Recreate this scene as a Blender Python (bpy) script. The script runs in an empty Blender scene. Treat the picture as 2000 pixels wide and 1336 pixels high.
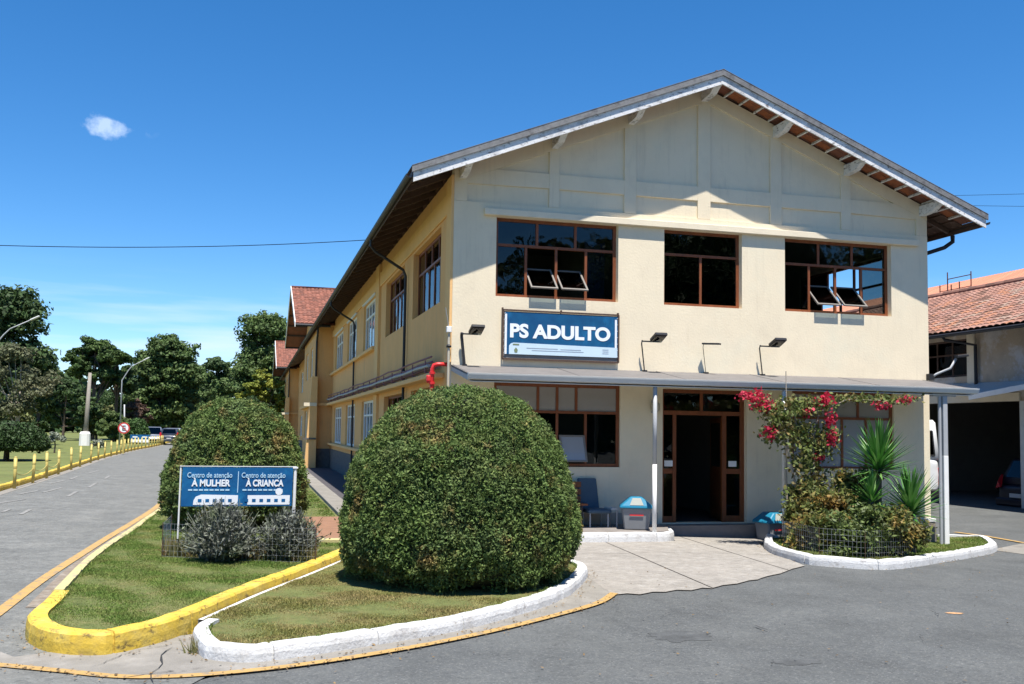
import bpy, bmesh, math, random
import numpy as np
from mathutils import Vector, Matrix
from mathutils.geometry import tessellate_polygon
random.seed(7); RNG = np.random.default_rng(7)
S = bpy.context.scene; COL = S.collection
R = math.radians
# ---------------------------------------------------------------- camera
F_PX, PXC, PYC = 1835.3, 954.57, 723.57           # calibrated for a 2000 x 1336 frame
YAW, PITCH, ROLL = R(14.134), R(3.605), R(0.918)
CAM = Vector((-3.442, -16.431, 1.7))
FW = Vector((math.sin(YAW)*math.cos(PITCH), math.cos(YAW)*math.cos(PITCH), math.sin(PITCH)))
R0 = Vector((math.cos(YAW), -math.sin(YAW), 0)); U0 = R0.cross(FW)
RT = R0*math.cos(ROLL)+U0*math.sin(ROLL); UP = -R0*math.sin(ROLL)+U0*math.cos(ROLL)
cd = bpy.data.cameras.new('camera'); cam = bpy.data.objects.new('camera', cd); COL.objects.link(cam)
M = Matrix((RT, UP, -FW)).transposed().to_4x4(); M.translation = CAM; cam.matrix_world = M
cd.sensor_width = 36; cd.lens = F_PX/2000*36
cd.shift_x = (1000-PXC)/2000; cd.shift_y = (PYC-668)/2000
cd.clip_start = .1; cd.clip_end = 3000
S.camera = cam
# ---------------------------------------------------------------- light
TO_SUN = Vector((0.0, -.65, 1.89)).normalized()
w = bpy.data.worlds.new('World'); S.world = w; w.use_nodes = True
nt = w.node_tree; nt.nodes.clear()
def N(t, ty, **kw):
    n = t.nodes.new(ty)
    for k, v in kw.items():
        if k in n.inputs: n.inputs[k].default_value = v
        else: setattr(n, k, v)
    return n
def L(t, a, b): t.links.new(a, b)
sky = N(nt, 'ShaderNodeTexSky'); sky.sky_type = 'NISHITA'; sky.sun_disc = False
sky.sun_elevation = math.asin(TO_SUN.z); sky.sun_rotation = math.atan2(TO_SUN.x, TO_SUN.y)
sky.altitude = 900; sky.air_density = .9; sky.dust_density = .05; sky.ozone_density = 4.0
hs = N(nt, 'ShaderNodeHueSaturation'); hs.inputs['Saturation'].default_value = 1.29; hs.inputs['Value'].default_value = 1.05
L(nt, sky.outputs[0], hs.inputs['Color'])
geo = N(nt, 'ShaderNodeTexCoord')
def dirpx(u, v): return (FW + RT*((u-PXC)/F_PX) - UP*((v-PYC)/F_PX)).normalized()
# small cumulus scrap: noise shaped, around one direction of the sky
def wmath(op, a, b=None, clamp=False):
    n = N(nt, 'ShaderNodeMath', operation=op); n.use_clamp = clamp
    for i, x in enumerate((a, b)):
        if x is None: continue
        if isinstance(x, (int, float)): n.inputs[i].default_value = x
        else: L(nt, x, n.inputs[i])
    return n.outputs[0]
def blob(u, v, rx, ry):
    d = dirpx(u, v)
    sub = N(nt, 'ShaderNodeVectorMath', operation='SUBTRACT'); sub.inputs[1].default_value = d
    L(nt, geo.outputs['Generated'], sub.inputs[0])
    dots = []
    for ax, r in ((R0, rx), (Vector((0, 0, 1)), ry)):
        q = N(nt, 'ShaderNodeVectorMath', operation='DOT_PRODUCT'); q.inputs[1].default_value = ax/r
        L(nt, sub.outputs[0], q.inputs[0]); dots.append(wmath('POWER', q.outputs['Value'], 2))
    fr = N(nt, 'ShaderNodeVectorMath', operation='DOT_PRODUCT'); fr.inputs[1].default_value = d
    L(nt, geo.outputs['Generated'], fr.inputs[0])
    e = wmath('SUBTRACT', 1.0, wmath('ADD', dots[0], dots[1]), True)
    return wmath('MULTIPLY', e, wmath('GREATER_THAN', fr.outputs['Value'], .5))
nz = N(nt, 'ShaderNodeTexNoise'); nz.inputs['Scale'].default_value = 38; nz.inputs['Detail'].default_value = 7; nz.inputs['Roughness'].default_value = .62
L(nt, geo.outputs['Generated'], nz.inputs['Vector'])
puff = wmath('ADD', blob(184, 240, .016, .013), blob(210, 258, .018, .014))
puff = wmath('ADD', puff, wmath('MULTIPLY', blob(228, 246, .014, .009), .7))
puff = wmath('ADD', puff, wmath('MULTIPLY', blob(245, 254, .03, .008), .45))
puff = wmath('MULTIPLY', puff, 1.0, True); nzc = wmath('MULTIPLY', wmath('SUBTRACT', nz.outputs[0], .5), 4.2)
puff = wmath('MULTIPLY', wmath('SUBTRACT', wmath('ADD', wmath('MULTIPLY', puff, .95), nzc), .42, True), wmath('MULTIPLY', puff, 1.1, True), True)
puff = wmath('MULTIPLY', puff, .66)
mp = N(nt, 'ShaderNodeMapping'); mp.inputs['Scale'].default_value = (2.2, 2.2, 26); L(nt, geo.outputs['Generated'], mp.inputs[0])
cz = N(nt, 'ShaderNodeTexNoise'); cz.inputs['Scale'].default_value = 2.1; cz.inputs['Detail'].default_value = 6; L(nt, mp.outputs[0], cz.inputs['Vector'])
sx = N(nt, 'ShaderNodeSeparateXYZ'); L(nt, geo.outputs['Generated'], sx.inputs[0])
band = N(nt, 'ShaderNodeMapRange', interpolation_type='SMOOTHSTEP'); L(nt, sx.outputs[2], band.inputs[0])
band.inputs[1].default_value = .165; band.inputs[2].default_value = .09; band.inputs[3].default_value = 0; band.inputs[4].default_value = 1
cir = wmath('MULTIPLY', wmath('MULTIPLY', wmath('SUBTRACT', cz.outputs[0], .45, True), 2.6, True), band.outputs[0])
cl = wmath('MAXIMUM', puff, wmath('MULTIPLY', cir, 1.0), True)
mix = N(nt, 'ShaderNodeMixRGB'); mix.inputs[2].default_value = (4.6, 5.6, 7.2, 1)
L(nt, cl, mix.inputs[0]); L(nt, hs.outputs[0], mix.inputs[1])
bg = N(nt, 'ShaderNodeBackground'); bg.inputs['Strength'].default_value = .10
L(nt, mix.outputs[0], bg.inputs[0]); wo = N(nt, 'ShaderNodeOutputWorld'); L(nt, bg.outputs[0], wo.inputs[0])
sl = bpy.data.lights.new('sun', 'SUN'); sun = bpy.data.objects.new('sun', sl); COL.objects.link(sun)
sl.energy = 5.0; sl.angle = R(.5); sl.color = (1, .95, .87)
sun.rotation_euler = TO_SUN.to_track_quat('Z', 'Y').to_euler(); sun.location = (0, 0, 40)
S.view_settings.view_transform = 'Standard'; S.view_settings.look = 'None'
S.view_settings.exposure = .85; S.view_settings.gamma = 1; S.view_settings.use_curve_mapping = False
S.cycles.max_bounces = 6; S.cycles.diffuse_bounces = 3; S.cycles.transparent_max_bounces = 12

# ---------------------------------------------------------------- ground level and sighting helpers
def g(x): return float(np.interp(x, [3, 10, 17], [-.15, -.42, -.19]))
def ray(u, v): return FW + RT*((u-PXC)/F_PX) - UP*((v-PYC)/F_PX)
def G(u, v, dz=0):
    d = ray(u, v); t = (-.15+dz-CAM.z)/d.z
    for i in range(60): t = (g((CAM+t*d).x)+dz-CAM.z)/d.z
    return CAM+t*d
def AT(u, v, Y): d = ray(u, v); return CAM+d*((Y-CAM.y)/d.y)
def AX(u, v, X): d = ray(u, v); return CAM+d*((X-CAM.x)/d.x)

# ---------------------------------------------------------------- materials
MATS = {}
def mat(name, col, var=.12, scale=6, rough=.8, bump=.0, bscale=60, metal=0, spots=(), vs=(1, 1, 1), spec=.4, island=0, trans=0, coat=0):
    if name in MATS: return MATS[name]
    m = bpy.data.materials.new(name); m.use_nodes = True; t = m.node_tree; b = t.nodes['Principled BSDF']
    ge = N(t, 'ShaderNodeNewGeometry')
    mpn = N(t, 'ShaderNodeMapping'); mpn.inputs['Scale'].default_value = vs; L(t, ge.outputs['Position'], mpn.inputs[0])
    n1 = N(t, 'ShaderNodeTexNoise'); n1.inputs['Scale'].default_value = scale; n1.inputs['Detail'].default_value = 6; n1.inputs['Roughness'].default_value = .65
    L(t, mpn.outputs[0], n1.inputs['Vector'])
    mr = N(t, 'ShaderNodeMapRange'); L(t, n1.outputs[0], mr.inputs[0])
    mr.inputs[1].default_value = .25; mr.inputs[2].default_value = .75; mr.inputs[3].default_value = 1-var; mr.inputs[4].default_value = 1+var
    val = mr.outputs[0]
    if island:
        ri = N(t, 'ShaderNodeMapRange'); L(t, ge.outputs['Random Per Island'], ri.inputs[0]); ri.inputs[3].default_value = 1-island; ri.inputs[4].default_value = 1+island
        mm = N(t, 'ShaderNodeMath', operation='MULTIPLY'); L(t, val, mm.inputs[0]); L(t, ri.outputs[0], mm.inputs[1]); val = mm.outputs[0]
    vm = N(t, 'ShaderNodeVectorMath', operation='SCALE'); L(t, val, vm.inputs['Scale'])
    c = N(t, 'ShaderNodeRGB'); c.outputs[0].default_value = (*col, 1); cur = c.outputs[0]
    for i, (sc, ss, lo, hi, amt, *vv) in enumerate(spots):
        m2 = N(t, 'ShaderNodeMapping'); m2.inputs['Scale'].default_value = vv[0] if vv else (1, 1, 1); m2.inputs['Location'].default_value = (i*7.3, 3.1*i, i)
        L(t, ge.outputs['Position'], m2.inputs[0])
        n2 = N(t, 'ShaderNodeTexNoise'); n2.inputs['Scale'].default_value = ss; n2.inputs['Detail'].default_value = 7; n2.inputs['Roughness'].default_value = .7
        L(t, m2.outputs[0], n2.inputs['Vector'])
        r2 = N(t, 'ShaderNodeMapRange'); L(t, n2.outputs[0], r2.inputs[0]); r2.inputs[1].default_value = lo; r2.inputs[2].default_value = hi; r2.inputs[4].default_value = amt
        mx = N(t, 'ShaderNodeMixRGB'); mx.inputs[2].default_value = (*sc, 1); L(t, r2.outputs[0], mx.inputs[0]); L(t, cur, mx.inputs[1]); cur = mx.outputs[0]
    L(t, cur, vm.inputs[0]); L(t, vm.outputs[0], b.inputs['Base Color'])
    b.inputs['Roughness'].default_value = rough; b.inputs['Metallic'].default_value = metal
    b.inputs['Specular IOR Level'].default_value = spec
    if coat: b.inputs['Coat Weight'].default_value = coat; b.inputs['Coat Roughness'].default_value = .05
    if bump:
        n3 = N(t, 'ShaderNodeTexNoise'); n3.inputs['Scale'].default_value = bscale; n3.inputs['Detail'].default_value = 5; L(t, mpn.outputs[0], n3.inputs['Vector'])
        bp = N(t, 'ShaderNodeBump'); bp.inputs['Strength'].default_value = bump; bp.inputs['Distance'].default_value = .02; L(t, n3.outputs[0], bp.inputs['Height']); L(t, bp.outputs[0], b.inputs['Normal'])
    if trans:
        tr = N(t, 'ShaderNodeBsdfTranslucent'); L(t, vm.outputs[0], tr.inputs[0]); ms = N(t, 'ShaderNodeMixShader'); ms.inputs[0].default_value = trans
        o = t.nodes['Material Output']; L(t, b.outputs[0], ms.inputs[1]); L(t, tr.outputs[0], ms.inputs[2]); L(t, ms.outputs[0], o.inputs[0])
    MATS[name] = m; return m
def glass(name, tint=(.75, .8, .8), body=0.0, bcol=(.5, .55, .6), ior=1.5):
    if name in MATS: return MATS[name]
    m = bpy.data.materials.new(name); m.use_nodes = True; t = m.node_tree; t.nodes.clear()
    tr = N(t, 'ShaderNodeBsdfTransparent'); tr.inputs[0].default_value = (*tint, 1)
    gl = N(t, 'ShaderNodeBsdfGlossy'); gl.inputs['Roughness'].default_value = .02
    fr = N(t, 'ShaderNodeFresnel'); fr.inputs[0].default_value = ior
    ge = N(t, 'ShaderNodeNewGeometry'); nn = N(t, 'ShaderNodeTexNoise'); nn.inputs['Scale'].default_value = 1.6; L(t, ge.outputs['Position'], nn.inputs[0])
    bp = N(t, 'ShaderNodeBump'); bp.inputs['Strength'].default_value = .05; bp.inputs['Distance'].default_value = .2; L(t, nn.outputs[0], bp.inputs['Height'])
    L(t, bp.outputs[0], gl.inputs['Normal'])
    sc = N(t, 'ShaderNodeMath', operation='MULTIPLY'); sc.inputs[1].default_value = 1.0; sc.use_clamp = True; L(t, fr.outputs[0], sc.inputs[0])
    df = N(t, 'ShaderNodeBsdfDiffuse'); df.inputs[0].default_value = (*bcol, 1)
    m1 = N(t, 'ShaderNodeMixShader'); m1.inputs[0].default_value = body; L(t, tr.outputs[0], m1.inputs[1]); L(t, df.outputs[0], m1.inputs[2])
    ms = N(t, 'ShaderNodeMixShader'); L(t, sc.outputs[0], ms.inputs[0]); L(t, m1.outputs[0], ms.inputs[1]); L(t, gl.outputs[0], ms.inputs[2])
    o = N(t, 'ShaderNodeOutputMaterial'); L(t, ms.outputs[0], o.inputs[0]); MATS[name] = m; return m

CREAM = mat('cream paint', (.78, .67, .485), .05, 1.2, .85, .15, 25, spots=[((.42, .36, .27), 5.5, .56, .74, .30, (1.6, 1.6, .10)), ((.56, .48, .36), 2.2, .50, .72, .25, (1, 1, .8)), ((.42, .38, .30), 1.3, .60, .78, .32, (3, 3, .45)), ((.66, .64, .50), .45, .5, .7, .5)])
CREAM2 = mat('pale cream trim', (.76, .66, .49), .07, 3, .8, .1, 30, spots=[((.35, .32, .27), 5, .6, .75, .35, (1, 1, 1))])
OCHRE = mat('ochre paint', (.78, .43, .165), .07, 1.5, .85, .12, 25, spots=[((.36, .24, .14), 6, .56, .74, .4, (1.6, 1.6, .12)), ((.34, .27, .2), 1.6, .56, .76, .45, (3, 3, .4))])
OCHRE2 = mat('light ochre paint', (.80, .48, .20), .06, 2, .85, .1, 25)
STONE = mat('dark plinth', (.13, .12, .11), .3, 6, .9, .5, 30)
BROWN = mat('varnished brown wood', (.20, .062, .022), .25, 14, .45, .1, 60, vs=(1, 1, .25))
DWOOD = mat('dark weathered wood', (.085, .05, .035), .3, 10, .7, .2, 50)
WHITE = mat('white paint', (.78, .77, .74), .05, 5, .6, .05, 40)
PEEL = mat('peeling white paint', (.72, .71, .70), .1, 4, .8, .2, 50, spots=[((.16, .14, .13), 9, .56, .62, .9, (1, 1, 2.5)), ((.34, .33, .33), 3, .5, .62, .6)])
FLASH = mat('weathered metal flashing', (.22, .215, .21), .25, 5, .6, .1, 40, metal=.3, spots=[((.09, .08, .08), 6, .5, .65, .7)])
TILE = mat('orange clay tile', (.34, .115, .05), .2, 9, .85, .2, 60, spots=[((.17, .07, .045), 7, .5, .62, .7)])
TILE_OLD = mat('weathered clay tile', (.27, .135, .095), .25, 5, .88, .2, 60, island=.35, spots=[((.16, .10, .085), 1.5, .5, .66, .8), ((.36, .23, .17), 3, .55, .7, .6)])
TILE_RED = mat('reddish clay tile', (.22, .085, .055), .22, 4, .88, .2, 60, island=.3, spots=[((.16, .08, .06), 2.5, .5, .62, .6)])
TILE_NEW = mat('new orange tile', (.48, .19, .11), .1, 4, .8, .1, 60, island=.15)
GUTTER = mat('black gutter metal', (.022, .022, .025), .2, 6, .5, .05, 30)
METGREY = mat('grey painted metal', (.38, .39, .40), .08, 3, .5, .03, 30)
AWN = mat('weathered awning sheet', (.15, .14, .135), .2, 4, .7, .1, 20, spots=[((.14, .12, .11), 2, .5, .7, .6)])
PALEMETAL = mat('pale grey metal', (.60, .60, .57), .06, 3, .45, .02, 30)
ASPH = mat('asphalt', (.083, .088, .088), .22, 1.1, .92, .9, 45, spots=[((.112, .116, .112), .7, .45, .7, .65), ((.05, .052, .052), 2.2, .56, .72, .5, (1, .4, 1)), ((.125, .128, .12), 13, .50, .64, .55), ((.045, .048, .05), 17, .53, .66, .55), ((.21, .21, .205), 42, .55, .66, .7), ((.03, .03, .03), 36, .57, .66, .6)])
ROADM = mat('worn stone paving', (.135, .137, .128), .22, 2.5, .92, 1.0, 35, spots=[((.20, .198, .18), 1.3, .48, .72, .7), ((.085, .088, .085), 3.5, .53, .7, .6, (1, .35, 1)), ((.205, .205, .19), 9, .50, .64, .6), ((.07, .072, .07), 12, .53, .66, .6), ((.27, .265, .25), 35, .56, .68, .7), ((.05, .05, .05), 30, .57, .68, .6)])
CONC = mat('worn concrete', (.215, .2, .175), .2, 3, .9, .5, 90, spots=[((.32, .30, .27), 1.4, .5, .72, .7), ((.20, .185, .165), 4, .55, .72, .6), ((.16, .15, .14), 80, .6, .7, .7)])
GRASSM = mat('lawn soil and thatch', (.115, .135, .04), .3, 9, .95, .6, 90, spots=[((.19, .155, .062), 2.2, .45, .66, .8), ((.045, .07, .014), 5, .52, .7, .7)])
BLADE = mat('grass blade', (.135, .205, .042), .25, 2.4, .7, spec=.2, island=.35, trans=.3, spots=[((.30, .26, .10), 2.3, .45, .66, .7), ((.09, .16, .03), 1.1, .5, .66, .8)])
FIELD = mat('far lawn', (.115, .135, .035), .25, .5, .95, .5, 40, spots=[((.19, .17, .06), 1.2, .5, .66, .6)])
SOIL = mat('red brown soil', (.24, .13, .08), .2, 6, .95, .5, 60)
YELLOW = mat('yellow kerb paint', (.60, .41, .05), .16, 5, .85, .25, 40, spots=[((.38, .27, .06), 5, .47, .64, .85, (1, 1, 1.6)), ((.10, .07, .03), 9, .56, .63, .85, (1, 1, 1.5)), ((.72, .58, .18), 3, .5, .7, .5)])
YELPALE = mat('worn pale yellow paint', (.47, .41, .19), .12, 5, .8, .25, 40, spots=[((.27, .23, .17), 5, .50, .60, .85)])
WKERB = mat('white kerb paint', (.58, .58, .57), .08, 6, .85, .35, 40, spots=[((.33, .31, .28), 3, .50, .62, .45), ((.30, .28, .27), 8, .56, .68, .8, (1, 1, 1.6)), ((.22, .19, .16), 22, .60, .68, .7)])
LINE = mat('worn orange yellow road line', (.40, .25, .085), .12, 9, .85, .2, 60, spots=[((.20, .17, .13), 12, .52, .62, .85)])
DARKROOM = mat('shade-dark interior plaster', (.16, .15, .13), .1, 2, .9)  # unlit look of the rooms put into the plaster colour
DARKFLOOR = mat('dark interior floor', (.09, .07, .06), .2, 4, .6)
GLASS = glass('window glass', (.45, .5, .5))
FROST = glass('pane with pale blind behind', (.6, .6, .6), .75, (.42, .40, .38))
WGLASS = glass('pane with curtain and reflection tone', (.6, .6, .6), .55, (.55, .58, .62))
YPOST = mat('yellow post paint', (.50, .40, .12), .1, 8, .6, .05, 30)
CONCPOLE = mat('concrete pole', (.26, .235, .2), .15, 6, .9, .2, 40)
BARK = mat('tree bark', (.10, .075, .055), .3, 8, .9, .5, 30)
BARKPALE = mat('pale bark', (.30, .26, .21), .25, 8, .9, .4, 30)
CORE = mat('shaded twigs', (.022, .026, .012), .3, 10, .95)  # near-black hull under the leaves, inner shade put into its colour
RED = mat('red pipe paint', (.62, .03, .03), .1, 8, .4)
PURPLE = mat('dull red conduit', (.26, .10, .11), .2, 8, .6)
BLACK = mat('black plastic', (.02, .02, .022), .2, 8, .45)
RUBBER = mat('tyre rubber', (.018, .018, .018), .2, 12, .85)
CHROME = mat('bright metal', (.6, .6, .62), .05, 8, .25, metal=1)

# ---------------------------------------------------------------- object helpers
ORG = {}
def new_obj(name, data, parent=None, loc=None):
    o = bpy.data.objects.new(name, data); COL.objects.link(o)
    if parent is not None: o.parent = parent; ORG[o] = ORG.get(parent, Vector())
    return o
def tag(o, label=None, cat=None, group=None, kind=None):
    if label: o['label'] = label
    if cat: o['category'] = cat
    if group: o['group'] = group
    if kind: o['kind'] = kind
    return o
def thing(name, loc, label, cat, group=None, rz=0, local=False):
    o = bpy.data.objects.new(name, None); COL.objects.link(o); o.empty_display_size = .2
    o.location = loc; o.rotation_euler.z = rz; ORG[o] = Vector((0, 0, 0)) if local else Vector(loc)
    return tag(o, label, cat, group)
def copy_tree(o, parent=None):
    c = o.copy(); COL.objects.link(c)
    if parent is not None: c.parent = parent
    for ch in list(o.children): copy_tree(ch, c)
    return c
class MB:
    def __init__(s, T=None): s.v = []; s.f = []; s.T = T
    def pt(s, p): s.v.append(tuple(s.T(*p)) if s.T else tuple(p)); return len(s.v)-1
    def box(s, x0, x1, y0, y1, z0, z1):
        i = len(s.v)
        for x, y, z in ((x0, y0, z0), (x1, y0, z0), (x1, y1, z0), (x0, y1, z0), (x0, y0, z1), (x1, y0, z1), (x1, y1, z1), (x0, y1, z1)): s.pt((x, y, z))
        s.f += [tuple(i+k for k in q) for q in ((0, 3, 2, 1), (4, 5, 6, 7), (0, 1, 5, 4), (1, 2, 6, 5), (2, 3, 7, 6), (3, 0, 4, 7))]; return s
    def bar(s, a, b, w, h, up=(0, 0, 1)):
        a, b = Vector(a), Vector(b); d = (b-a).normalized(); r = d.cross(Vector(up))
        if r.length < 1e-4: r = d.cross(Vector((1, 0, 0)))
        r.normalize(); u = r.cross(d); i = len(s.v)
        for p in (a, b):
            for sx_, sy_ in ((-1, -1), (1, -1), (1, 1), (-1, 1)): s.pt(p+r*(w/2*sx_)+u*(h/2*sy_))
        s.f += [tuple(i+k for k in q) for q in ((3, 2, 1, 0), (4, 5, 6, 7), (0, 1, 5, 4), (1, 2, 6, 5), (2, 3, 7, 6), (3, 0, 4, 7))]; return s
    def tube(s, pts, r, n=8, cap=True):
        pts = [Vector(p) for p in pts]; rs = r if isinstance(r, (list, tuple)) else [r]*len(pts); base = len(s.v); ref = None
        for k, p in enumerate(pts):
            d = (pts[min(k+1, len(pts)-1)]-pts[max(k-1, 0)]).normalized()
            if ref is None: ref = d.orthogonal().normalized()
            ref = (ref-d*ref.dot(d)); ref = ref.normalized() if ref.length > 1e-5 else d.orthogonal().normalized(); q = d.cross(ref)
            for j in range(n):
                a = 2*math.pi*j/n; s.pt(p+(ref*math.cos(a)+q*math.sin(a))*rs[k])
        for k in range(len(pts)-1):
            for j in range(n): a = base+k*n+j; b = base+k*n+(j+1) % n; s.f.append((a, b, b+n, a+n))
        if cap: s.f.append(tuple(base+j for j in range(n))[::-1]); s.f.append(tuple(base+(len(pts)-1)*n+j for j in range(n)))
        return s
    def prism(s, poly, a, b):      # poly: list of 3-vectors (planar), offset vectors a and b
        a, b = Vector(a), Vector(b); n = len(poly); i = len(s.v)
        for off in (a, b):
            for p in poly: s.pt(Vector(p)+off)
        s.f += [tuple(i+k for k in range(n))[::-1], tuple(i+n+k for k in range(n))]
        for k in range(n): q = (k+1) % n; s.f.append((i+k, i+q, i+n+q, i+n+k))
        return s
    def quad(s, *ps): i = len(s.v); [s.pt(p) for p in ps]; s.f.append(tuple(range(i, i+len(ps)))); return s
    def lathe(s, prof, c=(0, 0, 0), n=16):
        i = len(s.v); c = Vector(c)
        for r, z in prof:
            for j in range(n): a = 2*math.pi*j/n; s.pt(c+Vector((r*math.cos(a), r*math.sin(a), z)))
        for k in range(len(prof)-1):
            for j in range(n): a = i+k*n+j; b = i+k*n+(j+1) % n; s.f.append((a, b, b+n, a+n))
        s.f.append(tuple(i+j for j in range(n))[::-1]); s.f.append(tuple(i+(len(prof)-1)*n+j for j in range(n))); return s
    def build(s, name, m, parent=None, bevel=0, smooth=False, fixn=True, org=None):
        me = bpy.data.meshes.new(name); o = ORG.get(parent, Vector()) if parent is not None else (Vector(org) if org else Vector())
        me.from_pydata([(x-o.x, y-o.y, z-o.z) for x, y, z in s.v], [], s.f); me.materials.append(m)
        if fixn:
            bm = bmesh.new(); bm.from_mesh(me); bmesh.ops.recalc_face_normals(bm, faces=bm.faces)
            if bevel: bmesh.ops.bevel(bm, geom=list(bm.edges), offset=bevel, segments=1, affect='EDGES', clamp_overlap=True)
            bm.to_mesh(me); bm.free()
        if smooth: me.polygons.foreach_set('use_smooth', [True]*len(me.polygons))
        ob = new_obj(name, me, parent)
        if parent is None and org: ob.location = org; ORG[ob] = Vector(org)
        return ob
def Box(name, m, parent, x0, x1, y0, y1, z0, z1, bevel=0, T=None): return MB(T).box(x0, x1, y0, y1, z0, z1).build(name, m, parent, bevel)
KINK = [3, 10, 17]
def sheet(name, poly, dz, m, parent=None, kind='structure', level=None, grid=0):
    """Flat or gently sloping ground sheet following g(x)."""
    bm = bmesh.new(); vs = [bm.verts.new((p[0], p[1], 0)) for p in poly]; f = bm.faces.new(vs)
    cuts = list(KINK)
    if grid:
        xs = [p[0] for p in poly]; cuts += list(np.arange(min(xs), max(xs), grid))
    for k in cuts:
        bmesh.ops.bisect_plane(bm, geom=bm.verts[:]+bm.edges[:]+bm.faces[:], plane_co=(k, 0, 0), plane_no=(1, 0, 0))
    for v in bm.verts: v.co.z = (g(v.co.x) if level is None else level)+dz
    bmesh.ops.triangulate(bm, faces=bm.faces); bmesh.ops.recalc_face_normals(bm, faces=bm.faces)
    if sum(f.normal.z for f in bm.faces) < 0: bmesh.ops.reverse_faces(bm, faces=bm.faces)
    me = bpy.data.meshes.new(name); bm.to_mesh(me); bm.free(); me.materials.append(m); o = new_obj(name, me, parent)
    if kind: o['kind'] = kind
    return o
def smoothline(pts, step=.12, closed=False):
    P = [Vector((p[0], p[1], 0)) for p in pts]; out = []; n = len(P); rng = range(n if closed else n-1)
    for i in rng:
        p0 = P[(i-1) % n] if closed or i else P[0]*2-P[1]; p1 = P[i % n]; p2 = P[(i+1) % n]; p3 = P[(i+2) % n] if closed or i < n-2 else P[-1]*2-P[-2]
        k = max(1, int((p2-p1).length/step))
        for j in range(k):
            t = j/k; out.append(.5*((2*p1)+(p2-p0)*t+(2*p0-5*p1+4*p2-p3)*t*t+(3*p1-p0-3*p2+p3)*t**3))
    if not closed: out.append(P[-1])
    return out
def offs(line, d, closed=False):
    out = []; n = len(line)
    for i, p in enumerate(line):
        a = line[(i-1) % n] if closed or i else p; b = line[(i+1) % n] if closed or i < n-1 else p
        t = (b-a); t = Vector((t.y, -t.x, 0)).normalized() if t.length > 1e-6 else Vector((0, 0, 0)); out.append(p+t*d)
    return out
def kerb(name, line, width, h, m, side=1, rough=.006, closed=False, hf=None, sink=.25):
    """line: outer foot of the kerb; side=+1 puts the body to the right-hand side normal of the line."""
    rr = random.Random(3); L2, dips, acc, nxt = [line[0]], [0], 0, .7
    for a, b in zip(line[:-1], line[1:]):          # cast kerb stones: a narrow recessed joint about every metre
        l_ = (b-a).length
        if acc+l_ > nxt and l_ > .03 and acc < 40:
            m_ = a.lerp(b, .5); u_ = (b-a).normalized(); L2 += [m_-u_*.011, m_-u_*.006, m_+u_*.006, m_+u_*.011]; dips += [0, 1, 1, 0]; nxt = acc+l_+rr.uniform(.85, 1.05)
        acc += l_; L2.append(b); dips.append(0)
    line = L2; inner = offs(line, width*side, closed); mb = MB(); n = len(line); lasth = 0
    for i, (p, q) in enumerate(zip(line, inner)):
        if dips[i] == 0 and (i == 0 or dips[i-1] == 0): lasth = rr.uniform(-rough, rough)
        hh = (hf(i/(n-1)) if hf else h)+lasth-(.014 if dips[i] else 0); z = g(p.x); e = (q-p)*(.02/width)
        d = (q-p).normalized()*(lasth+(.016 if dips[i] else 0))
        for pp, zz in ((p+d, z-sink), (p+d+e*.5, z+hh*.5), (p+d+e*1.0, z+hh-.02), (p+d+e*2.0, z+hh), (q, z+hh-.003), (q, z-sink)): mb.pt((pp.x, pp.y, zz))
    for i in range(n-(0 if closed else 1)):
        for k in range(5): a = i*6+k; b = ((i+1) % n)*6+k; mb.f.append((a, b, b+1, a+1))
    if not closed: mb.f += [tuple(range(6)), tuple((n-1)*6+k for k in range(6))]
    o = mb.build(name, m, None, smooth=False); o['kind'] = 'structure'; return o
def strip(name, line, width, dz, m, side=1, broken=None):
    inner = offs(line, width*side); mb = MB()
    for p, q in zip(line, inner): mb.pt((p.x, p.y, g(p.x)+dz)); mb.pt((q.x, q.y, g(q.x)+dz))
    for i in range(len(line)-1): mb.f.append((2*i, 2*i+1, 2*i+3, 2*i+2))
    o = mb.build(name, m, None); o['kind'] = 'structure'
    me = o.data
    if sum(p.normal.z for p in me.polygons) < 0: me.flip_normals()
    return o
def arr_mesh(name, verts, faces_n, nper, m, parent=None):
    """verts (F*nper,3) soup of polygons with nper corners each."""
    me = bpy.data.meshes.new(name); o = ORG.get(parent, Vector()) if parent is not None else Vector()
    verts = np.asarray(verts, dtype=np.float32)-np.array(o, dtype=np.float32)
    nv = len(verts); me.vertices.add(nv); me.vertices.foreach_set('co', verts.ravel())
    me.loops.add(nv); me.loops.foreach_set('vertex_index', np.arange(nv, dtype=np.int32))
    me.polygons.add(faces_n); me.polygons.foreach_set('loop_start', np.arange(0, nv, nper, dtype=np.int32)); me.polygons.foreach_set('loop_total', np.full(faces_n, nper, dtype=np.int32))
    me.materials.append(m); me.update(calc_edges=True); return new_obj(name, me, parent)
def leaves(name, C, nrm, size, m, parent=None, elong=2.0, tilt=.7, seed=1, fold=False):
    """rhombus leaves at centres C (n,3), loosely facing nrm (n,3)."""
    r = np.random.default_rng(seed); n = len(C); C = np.asarray(C); nn = np.asarray(nrm)+r.normal(0, tilt, (n, 3)); nn /= np.linalg.norm(nn, axis=1, keepdims=True)+1e-9
    a = np.cross(nn, r.normal(0, 1, (n, 3))); a /= np.linalg.norm(a, axis=1, keepdims=True)+1e-9; b = np.cross(nn, a)
    sz = (np.asarray(size)*r.uniform(.6, 1.35, n))[:, None] if np.ndim(size) else (size*r.uniform(.6, 1.35, n))[:, None]
    a = a*sz*.5*elong; b = b*sz*.5
    V = np.stack([C-a, C-b*1.0+a*.1, C+a, C+b*1.0+a*.1], 1).reshape(-1, 3)
    return arr_mesh(name, V, n, 4, m, parent)

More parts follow.
